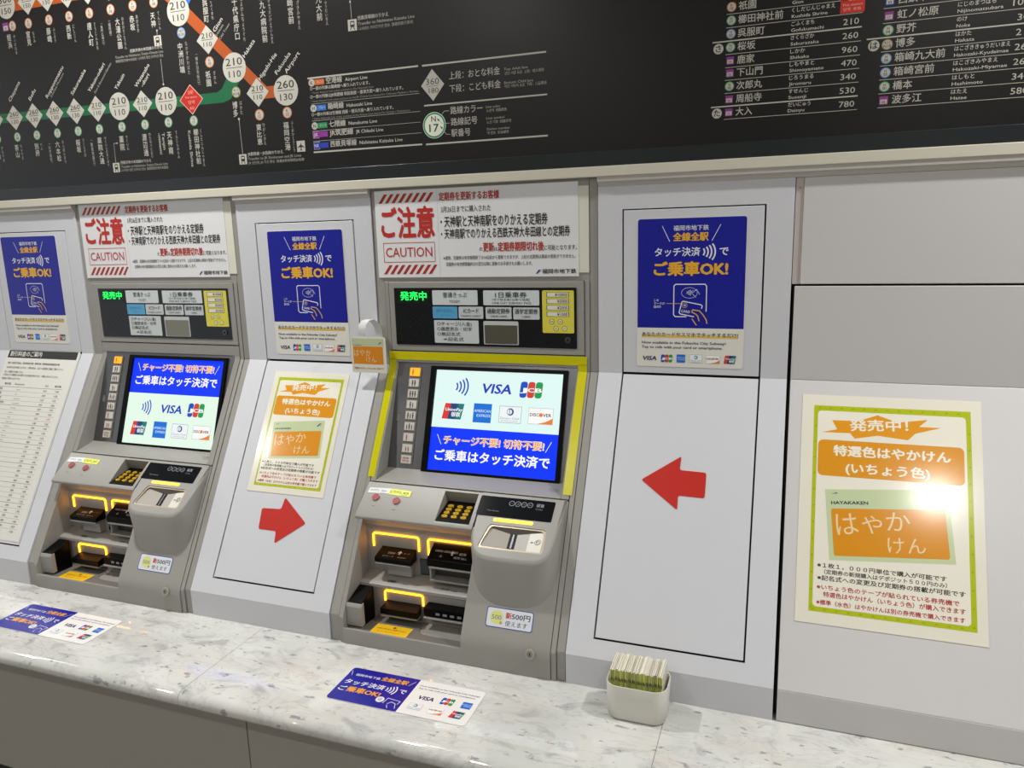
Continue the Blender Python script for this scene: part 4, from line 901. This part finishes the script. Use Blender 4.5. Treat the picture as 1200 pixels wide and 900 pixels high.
for t, x, y0, y1 in (('姪浜', -1648, 393, 357), ('室見', -1579, 393, 357), ('藤崎', -1507, 393, 357), ('西新', -1439, 392, 357), ('唐人町', -1369, 390, 334), ('大濠公園', -1278, 390, 318), ('赤坂', -1232, 390, 355), ('天神', -1167, 390, 355),
    ('金山', -1751, 119, 84), ('茶山', -1679, 119, 84), ('別府', -1605, 118, 84), ('六本松', -1530, 118, 66), ('桜坂', -1457, 118, 84), ('薬院大通', -1383, 118, 51), ('薬院', -1310, 117, 80), ('渡辺通', -1235, 117, 62), ('天神南', -1156, 117, 62), ('櫛田神社前', -1074, 117, 34),
    ('中洲川端', -1095, 314, 245), ('祇園', -1021, 244, 208), ('博多', -952, 170, 134), ('東比恵', -890, 115, 67), ('福岡空港', -814, 114, 50), ('呉服町', -1010, 400, 348), ('千代県庁口', -927, 392, 301), ('馬出九大病院前', -852, 412, 288), ('箱崎宮前', -778, 390, 319), ('箱崎九大前', -704, 405, 317)):
    a.vtext(t, x, y0, y1, 15.5, W, .012)
for t, x, y0, y1 in (('めいのはま', -1629, 390, 341), ('むろみ', -1560, 390, 362), ('ふじさき', -1488, 392, 355), ('にしじん', -1421, 392, 348), ('とうじんまち', -1351, 389, 323), ('おおほりこうえん', -1261, 390, 315), ('あかさか', -1216, 390, 349), ('てんじん', -1149, 390, 348), ('（福岡城）', -1304, 390, 346), ('（黒門広場口）', -1330, 386, 328),
    ('かなやま', -1734, 118, 76), ('ちゃやま', -1662, 118, 78), ('べふ', -1588, 118, 98), ('ろっぽんまつ', -1510, 119, 60), ('さくらざか', -1438, 119, 72), ('やくいんおおどおり', -1363, 118, 44), ('やくいん', -1292, 117, 80), ('わたなべどおり', -1217, 118, 56), ('てんじんみなみ', -1134, 117, 50), ('くしだじんじゃまえ', -1059, 116, 28), ('（科学館前）', -1559, 118, 58), ('（動植物園口）', -1411, 118, 41),
    ('なかすかわばた', -1076, 315, 240), ('ぎおん', -1002, 242, 212), ('はかた', -935, 170, 138), ('ひがしひえ', -876, 116, 66), ('ふくおかくうこう', -797, 115, 46), ('ごふくまち', -992, 398, 352), ('ちよけんちょうぐち', -908, 392, 296), ('まいだしきゅうだいびょういんまえ', -833, 408, 284), ('はこざきみやまえ', -758, 386, 305), ('はこざききゅうだいまえ', -686, 400, 306), ('（博多旧市街口）', -1050, 288, 208)):
    a.vtext(t, x, y0, y1, 8.0, '#aaa79e', 0)
a.text('Kushida Shrine', -1098, 113, 84, 8.5, '#bdbab0', .004, rot=-90); a.text('Tenjin', -1179, 114, 40, 8.5, '#bdbab0', .004, rot=-90); a.text('-minami', -1191, 114, 50, 8.5, '#bdbab0', .004, rot=-90)
for t, x, y, L_ in (('Kanayama', -1752, 228, 66), ('Chayama', -1677, 226, 64), ('Befu', -1604, 223, 34), ('Ropponmatsu', -1542, 224, 98), ('Sakurazaka', -1454, 224, 78), ('Yakuin-odori', -1395, 226, 86), ('Yakuin', -1307, 224, 46), ('Watanabe', -1241, 224, 68), ('-dori', -1222, 224, 36), ('Gion', -989, 324, 36), ('Hakata', -912, 261, 46), ('Higashi-Hie', -874, 208, 72), ('Fukuoka', -827, 216, 58), ('Airport', -801, 216, 56)):
    a.text(t, x, y, L_, 10, '#cfccc2', .002, rot=45)
for t, x, y, L_ in (('Science Museum', -1528, 225, 76), ('Zoo & Botanical Garden', -1378, 222, 92), ('Hakata', -984, 316, 30), ('Old Town', -975, 307, 42)): a.text(t, x, y, L_, 6, '#a09d94', 0, rot=45)
# transfer boxes with lines
def tbox(x, y, w_=22):
    a.rect(x, y, x+w_, y+w_*1.05, W, 2); a.rrect(x+w_*.25, y+w_*.32, x+w_*.75, y+w_*.9, 2, '#22211f', 3); a.rect(x+w_*.33, y+w_*.58, x+w_*.67, y+w_*.78, W, 4); a.poly([(x+w_*.2, y+w_*.08), (x+w_*.3, y+w_*.08), (x+w_*.42, y+w_*.3), (x+w_*.32, y+w_*.3)], '#22211f', 3); a.poly([(x+w_*.8, y+w_*.08), (x+w_*.7, y+w_*.08), (x+w_*.58, y+w_*.3), (x+w_*.68, y+w_*.3)], '#22211f', 3)
tbox(-1171, 313); a.circ(-1159, 347, 2.2, W, 3, 10); a.line([(-1159, 347), (-1160, 337)], .9, W, 2); a.line([(-1157, 283), (-1157, 226)], .9, W, 2); a.circ(-1157, 225, 2.4, W, 3, 10)
a.text('西鉄天神大牟田線のりかえ', -1249, 306, 101, 7.5, '#b8b5aa', .01); a.text('Transfer to Nishitetsu Tenjin-Omuta Line', -1298, 297, 151, 6, '#9d9a90', .004); a.text('换乘西铁天神大牟田线  니시테츠 텐진 오무타선 환승', -1298, 287, 150, 6.5, '#9d9a90', .004)
tbox(-1349, 28.5); a.line([(-1326, 99), (-1337, 99), (-1338, 53)], .9, W, 2); a.circ(-1326, 99, 2.2, W, 3, 10)
a.text('西鉄天神大牟田線のりかえ', -1322, 47, 100, 7.5, '#b8b5aa', .01); a.text('Transfer to Nishitetsu Tenjin-Omuta Line', -1322, 38, 151, 6, '#9d9a90', .004); a.text('니시테츠 텐진 오무타선 환승  换乘西铁天神大牟田线', -1322, 28.5, 151, 6.5, '#9d9a90', .004)
tbox(-954, 26); a.line([(-944, 129), (-942.5, 50)], .9, W, 2); a.circ(-944, 129, 2.6, W, 3, 10)
a.text('JR新幹線・JR各線のりかえ', -928, 44, 100, 8, '#b8b5aa', .01); a.text('Transfer to JR Shinkansen and JR Lines', -928, 34.5, 149, 6.3, '#9d9a90', .004); a.text('JR 신칸센, JR 각선 환승  換乗JR新幹線和JR各線', -928, 24.5, 156, 6.5, '#9d9a90', .004)
a.rect(-789, 45, -767, 69, W, 2); a.poly([(-778, 66), (-776.5, 60), (-769.5, 55.5), (-769.5, 53.5), (-776.5, 55.5), (-777, 50.5), (-774.5, 48.5), (-774.5, 47.5), (-778, 48.5), (-781.5, 47.5), (-781.5, 48.5), (-779, 50.5), (-779.5, 55.5), (-786.5, 53.5), (-786.5, 55.5), (-779.5, 60)], '#22211f', 3)
tbox(-634, 287.5); a.line([(-625, 360), (-624, 312)], .9, W, 2); a.circ(-625, 346, 2.2, W, 3, 10)
a.text('西鉄貝塚線のりかえ', -609, 307, 75, 8, '#b8b5aa', .01); a.text('Transfer to Nishitetsu Kaizuka Line', -609, 297, 136, 6.5, '#a8a59a', .004); a.text('니시테츠 카이즈카선 환승  换乘西铁贝冢线', -608, 286, 131, 6.5, '#9d9a90', .004)
# legend
for x0, x1, z, t in ((-747, -470, 201, 3.4), (-460.5, -185.5, 200.5, 3.4), (-745, -469, 41.5, 3.4), (-460, -185, 40.5, 3.4), (-460, -185, 120, 3.0), (-742, -470, 146, .7), (-744, -470, 109.5, .7), (-744, -470, 87.5, .7), (-744, -469, 65.5, .7)): a.rect(x0, z - t/2, x1, z + t/2, W, 2)
for y, l, c, nm, en, x1, ex0, ex1 in ((191, 'K', '#c8621e', '空港線', 'Airport Line', -658, -650, -594), (136.5, 'H', '#2a6ec4', '箱崎線', 'Hakozaki Line', -658, -650, -586), (98.5, 'N', '#158a52', '七隈線', 'Nanakuma Line', -656, -648, -576), (79.5, 'JK', '#8a2a92', 'JR筑肥線', 'JR Chikuhi Line', -638, -631, -562), (55.5, 'NK', '#2438a8', '西鉄貝塚線', 'Nishitetsu Kaizuka Line', -631, -623, -516)):
    a.rect(-730, y-6, -704, y+6, c, 2); a.text({'K': 'オレンジ', 'H': 'ブルー', 'N': 'グリーン'}.get(l, ''), -723, y-3, 17, 6, '#d8c8b8', .005, 3) if l in 'KHN' else None
    if len(l) == 1: a.circ(-737, y, 8, W, 3, 18); a.text(l, -737, y-4, None, 8, '#33302c', .01, 4, 'c')
    else: a.rect(-743, y-8, -727, y+8, '#c9b8cc', 2); a.rect(-742.2, y-7.2, -727.8, y+7.2, c, 3); a.text(l, -735, y-4, 12, 8, '#d8c8dc', 0, 4, 'c')
    a.text(nm, -699, y-5.5, x1+699, 12.5, W, .02); a.text(en, ex0, y-4, ex1-ex0, 7.5, '#cfccc2', .002)
for x, y, w_, t, h_ in ((-736, 174.5, 147, '一部の列車は箱崎線へ乗り入れています。', 7.5), (-737, 157, 229, '一部の列車はJR筑肥線 筑前前原・唐津方面へ乗り入れています。', 7.5), (-737, 119, 203, '一部の列車は空港線 西新・姪浜方面へ乗り入れています。', 7.5)): a.text('○' + t, x - 6, y, w_ + 6, h_, '#c4c1b6', .01)
for x, y, w_, t in ((-740, 167.5, 160, '* Some Airport Line trains connect to the Hakozaki Line'), (-742, 149.5, 270, '* Some Airport Line trains connect to the JR Chikuhi Line bound for Chikuzen-Maebaru / Karatsu'), (-742, 112, 248, '* Some Hakozaki Line trains connect to the Airport Line bound for Nishijin / Meinohama')): a.text(t, x, y, w_, 4.2, '#8f8c82', 0)
a.poly([(-438, 192), (-411, 160), (-438, 128), (-465, 160)], W, 2); a.text('360', -438, 161, 31, 13.5, '#4a4740', -.01, 3, 'c'); a.rect(-451, 157.5, -424, 158.3, '#4a4740', 3); a.text('180', -436, 144, 23, 11, '#4a4740', -.01, 3, 'c')
a.text('上段：おとな料金', -399, 167, 114, 14.5, W, .005); a.text('下段：こども料金', -399, 141, 115, 14.5, W, .005)
for x, y, w_, t, h_ in ((-276, 173.5, 51, 'Top: Adult fare', 5.2), (-275, 164.5, 84, '상단: 어른 요금  上段：成人费用', 6), (-276, 147.5, 62, 'Bottom: Child fare', 5.2), (-276, 139.5, 90, '하단: 어린이 요금  下段：儿童费用', 6), (-318, 104, 32, 'Line color', 4.8), (-317, 95.5, 45, '노선색  线路颜色', 6), (-318, 81.5, 40, 'Line symbol', 4.8), (-317, 72.5, 54, '노선 기호  线路符号', 6), (-318, 60, 52, 'Station number', 4.8), (-317, 51, 48, '역 번호  车站编号', 6)): a.text(t, x, y, w_, h_, '#a8a59a', .002)
a.circ(-438, 78.5, 27, '#cfe0d0', 2, 32); a.circ(-438, 78.5, 25.6, '#178a50', 3, 32); a.circ(-438, 78.5, 22.5, '#e6ebd8', 4, 32); a.text('N', -444.5, 86, 10.5, 12, '#2c2925', .004, 6); a.text('17', -450, 65.5, 22, 16.5, '#2c2925', .004, 6)
a.line([(-419, 100), (-413, 105.5), (-402, 105.5)], 1, '#b8b5aa', 5); a.line([(-430, 90), (-418, 80.5), (-402, 80.5)], 1, '#b8b5aa', 5); a.line([(-423, 73.5), (-410, 58), (-402, 57.5)], 1, '#b8b5aa', 5)
a.poly([(-431, 92), (-425, 89), (-428, 86)], '#2c2925', 6); a.poly([(-424, 76), (-418, 72), (-422, 70)], '#2c2925', 6)
a.text('路線カラー', -399, 97.5, 73, 14.5, W, .008); a.text('路線記号', -399, 74.5, 60.5, 14.5, W, .008); a.text('駅番号', -399, 52, 44, 14.5, W, .008)
# fare table
GN, PU, BL = '#4c9a68', '#8a2f86', '#6a86c0'
rows1 = [(229, '祇園', 'ぎおん', 'Gion', None, 'K', '10', '#c87a4a', 30, 24, 18), (206, '櫛田神社前', 'くしだじんじゃまえ', 'Kushida Shrine', None, 'N', '17', GN, 77, 71, 59), (183, '呉服町', 'ごふくまち', 'Gofukumachi', '210', 'H', '02', BL, 46, 38, 54), (160, '桜坂', 'さくらざか', 'Sakurazaka', '260', 'N', '12', GN, 31, 39, 47), (137, '鹿家', 'しかか', 'Shikaka', '960', 'JK', '14', PU, 30, 25, 32), (115, '下山門', 'しもやまと', 'Shimoyamato', '470', 'JK', '02', PU, 45, 41, 57), (92, '次郎丸', 'じろうまる', 'Jiromaru', '340', 'N', '02', GN, 45, 41, 37), (69, '周船寺', 'すせんじ', 'Susenji', '530', 'JK', '05', PU, 45, 33, 30), (46, '大入', 'だいにゅう', 'Dainyu', '780', 'JK', '13', PU, 29, 38, 28)]
for z, nm, kn, en, f, l, n_2, c, w1, w2, w3 in rows1:
    thick = z in (183, 69); a.rect(137 if thick else 161, z - (1.1 if thick else .45), 389, z + (1.1 if thick else .45), W, 2)
    sid(169.5, z + 12, l, n_2, c, 8.4, sq=(l == 'JK')); a.text(nm, 182, z + 5, w1, 13.5, W, .012); a.text(kn, 273.5, z + 13, w2, 7.5, '#cfccc2', .002); a.text(en, 273.5, z + 4, w3, 5.6, '#cfccc2', .002)
    if f: a.text(f, 384, z + 5.5, 25, 10.5, W, .004, 3, 'r')
a.rect(353, 207.5, 392, 245, '#c4281e', 2); a.text('当駅', 372, 227, 13, 7, '#e8a898', .01, 3, 'c'); a.text('This station', 372, 219, 32, 4, '#e8a898', .01, 3, 'c'); a.text('당역  本站', 372, 211, 28, 5, '#e8a898', .01, 3, 'c')
rows2 = [(208, '西鉄千早', 'にしてつちはや', 'Nishitetsu-Chihaya', '340', 'NK', '03', '#2438a8', 60, 56, 72), (184, '虹ノ松原', 'にじのまつばら', 'Nijinomatsubara', '1080', 'JK', '17', PU, 62, 55, 66), (161, '野芥', 'のけ', 'Noke', '300', 'N', '04', GN, 30, 15, 20), (138, '博多', 'はかた', 'Hakata', '210', 'K11', 'N18', '#a08a5a', 30, 23, 28), (115, '箱崎九大前', 'はこざききゅうだいまえ', 'Hakozaki-Kyudaimae', '260', 'H', '06', '#5a86b8', 77, 81, 79), (92, '箱崎宮前', 'はこざきみやまえ', 'Hakozaki-Miyamae', '260', 'H', '05', '#5a86b8', 62, 65, 79), (69, '橋本', 'はしもと', 'Hashimoto', '340', 'N', '01', GN, 30, 33, 46), (46, '波多江', 'はたえ', 'Hatae', '580', 'JK', '06', PU, 46, 24, 24)]
for z, nm, kn, en, f, l, n_2, c, w1, w2, w3 in rows2:
    thick = z == 161; a.rect(398 if thick else 422, z - (1.1 if thick else .45), 650, z + (1.1 if thick else .45), W, 2)
    sid(431, z + 11.5, l, n_2, c, 8.6, sq=(l in ('JK', 'NK'))); a.text(nm, 444, z + 5, w1, 13.5, W, .012); a.text(kn, 534.5, z + 13, w2, 7.5, '#cfccc2', .002); a.text(en, 534.5, z + 4, w3, 5.6, '#cfccc2', .002)
    a.text(f, 647, z + 5.5, 25 if len(f) == 3 else 33, 10.5, W, .004, 3, 'r')
for x, y, t in ((148, 171, 'さ'), (148, 57.5, 'た'), (410, 149.5, 'は')): a.circ(x, y, 9, W, 2, 20); a.text(t, x, y-6, None, 12, '#22211f', .02, 3, 'c')
a.build('print', fb, (0, 0, 1.0), lift=.00012)
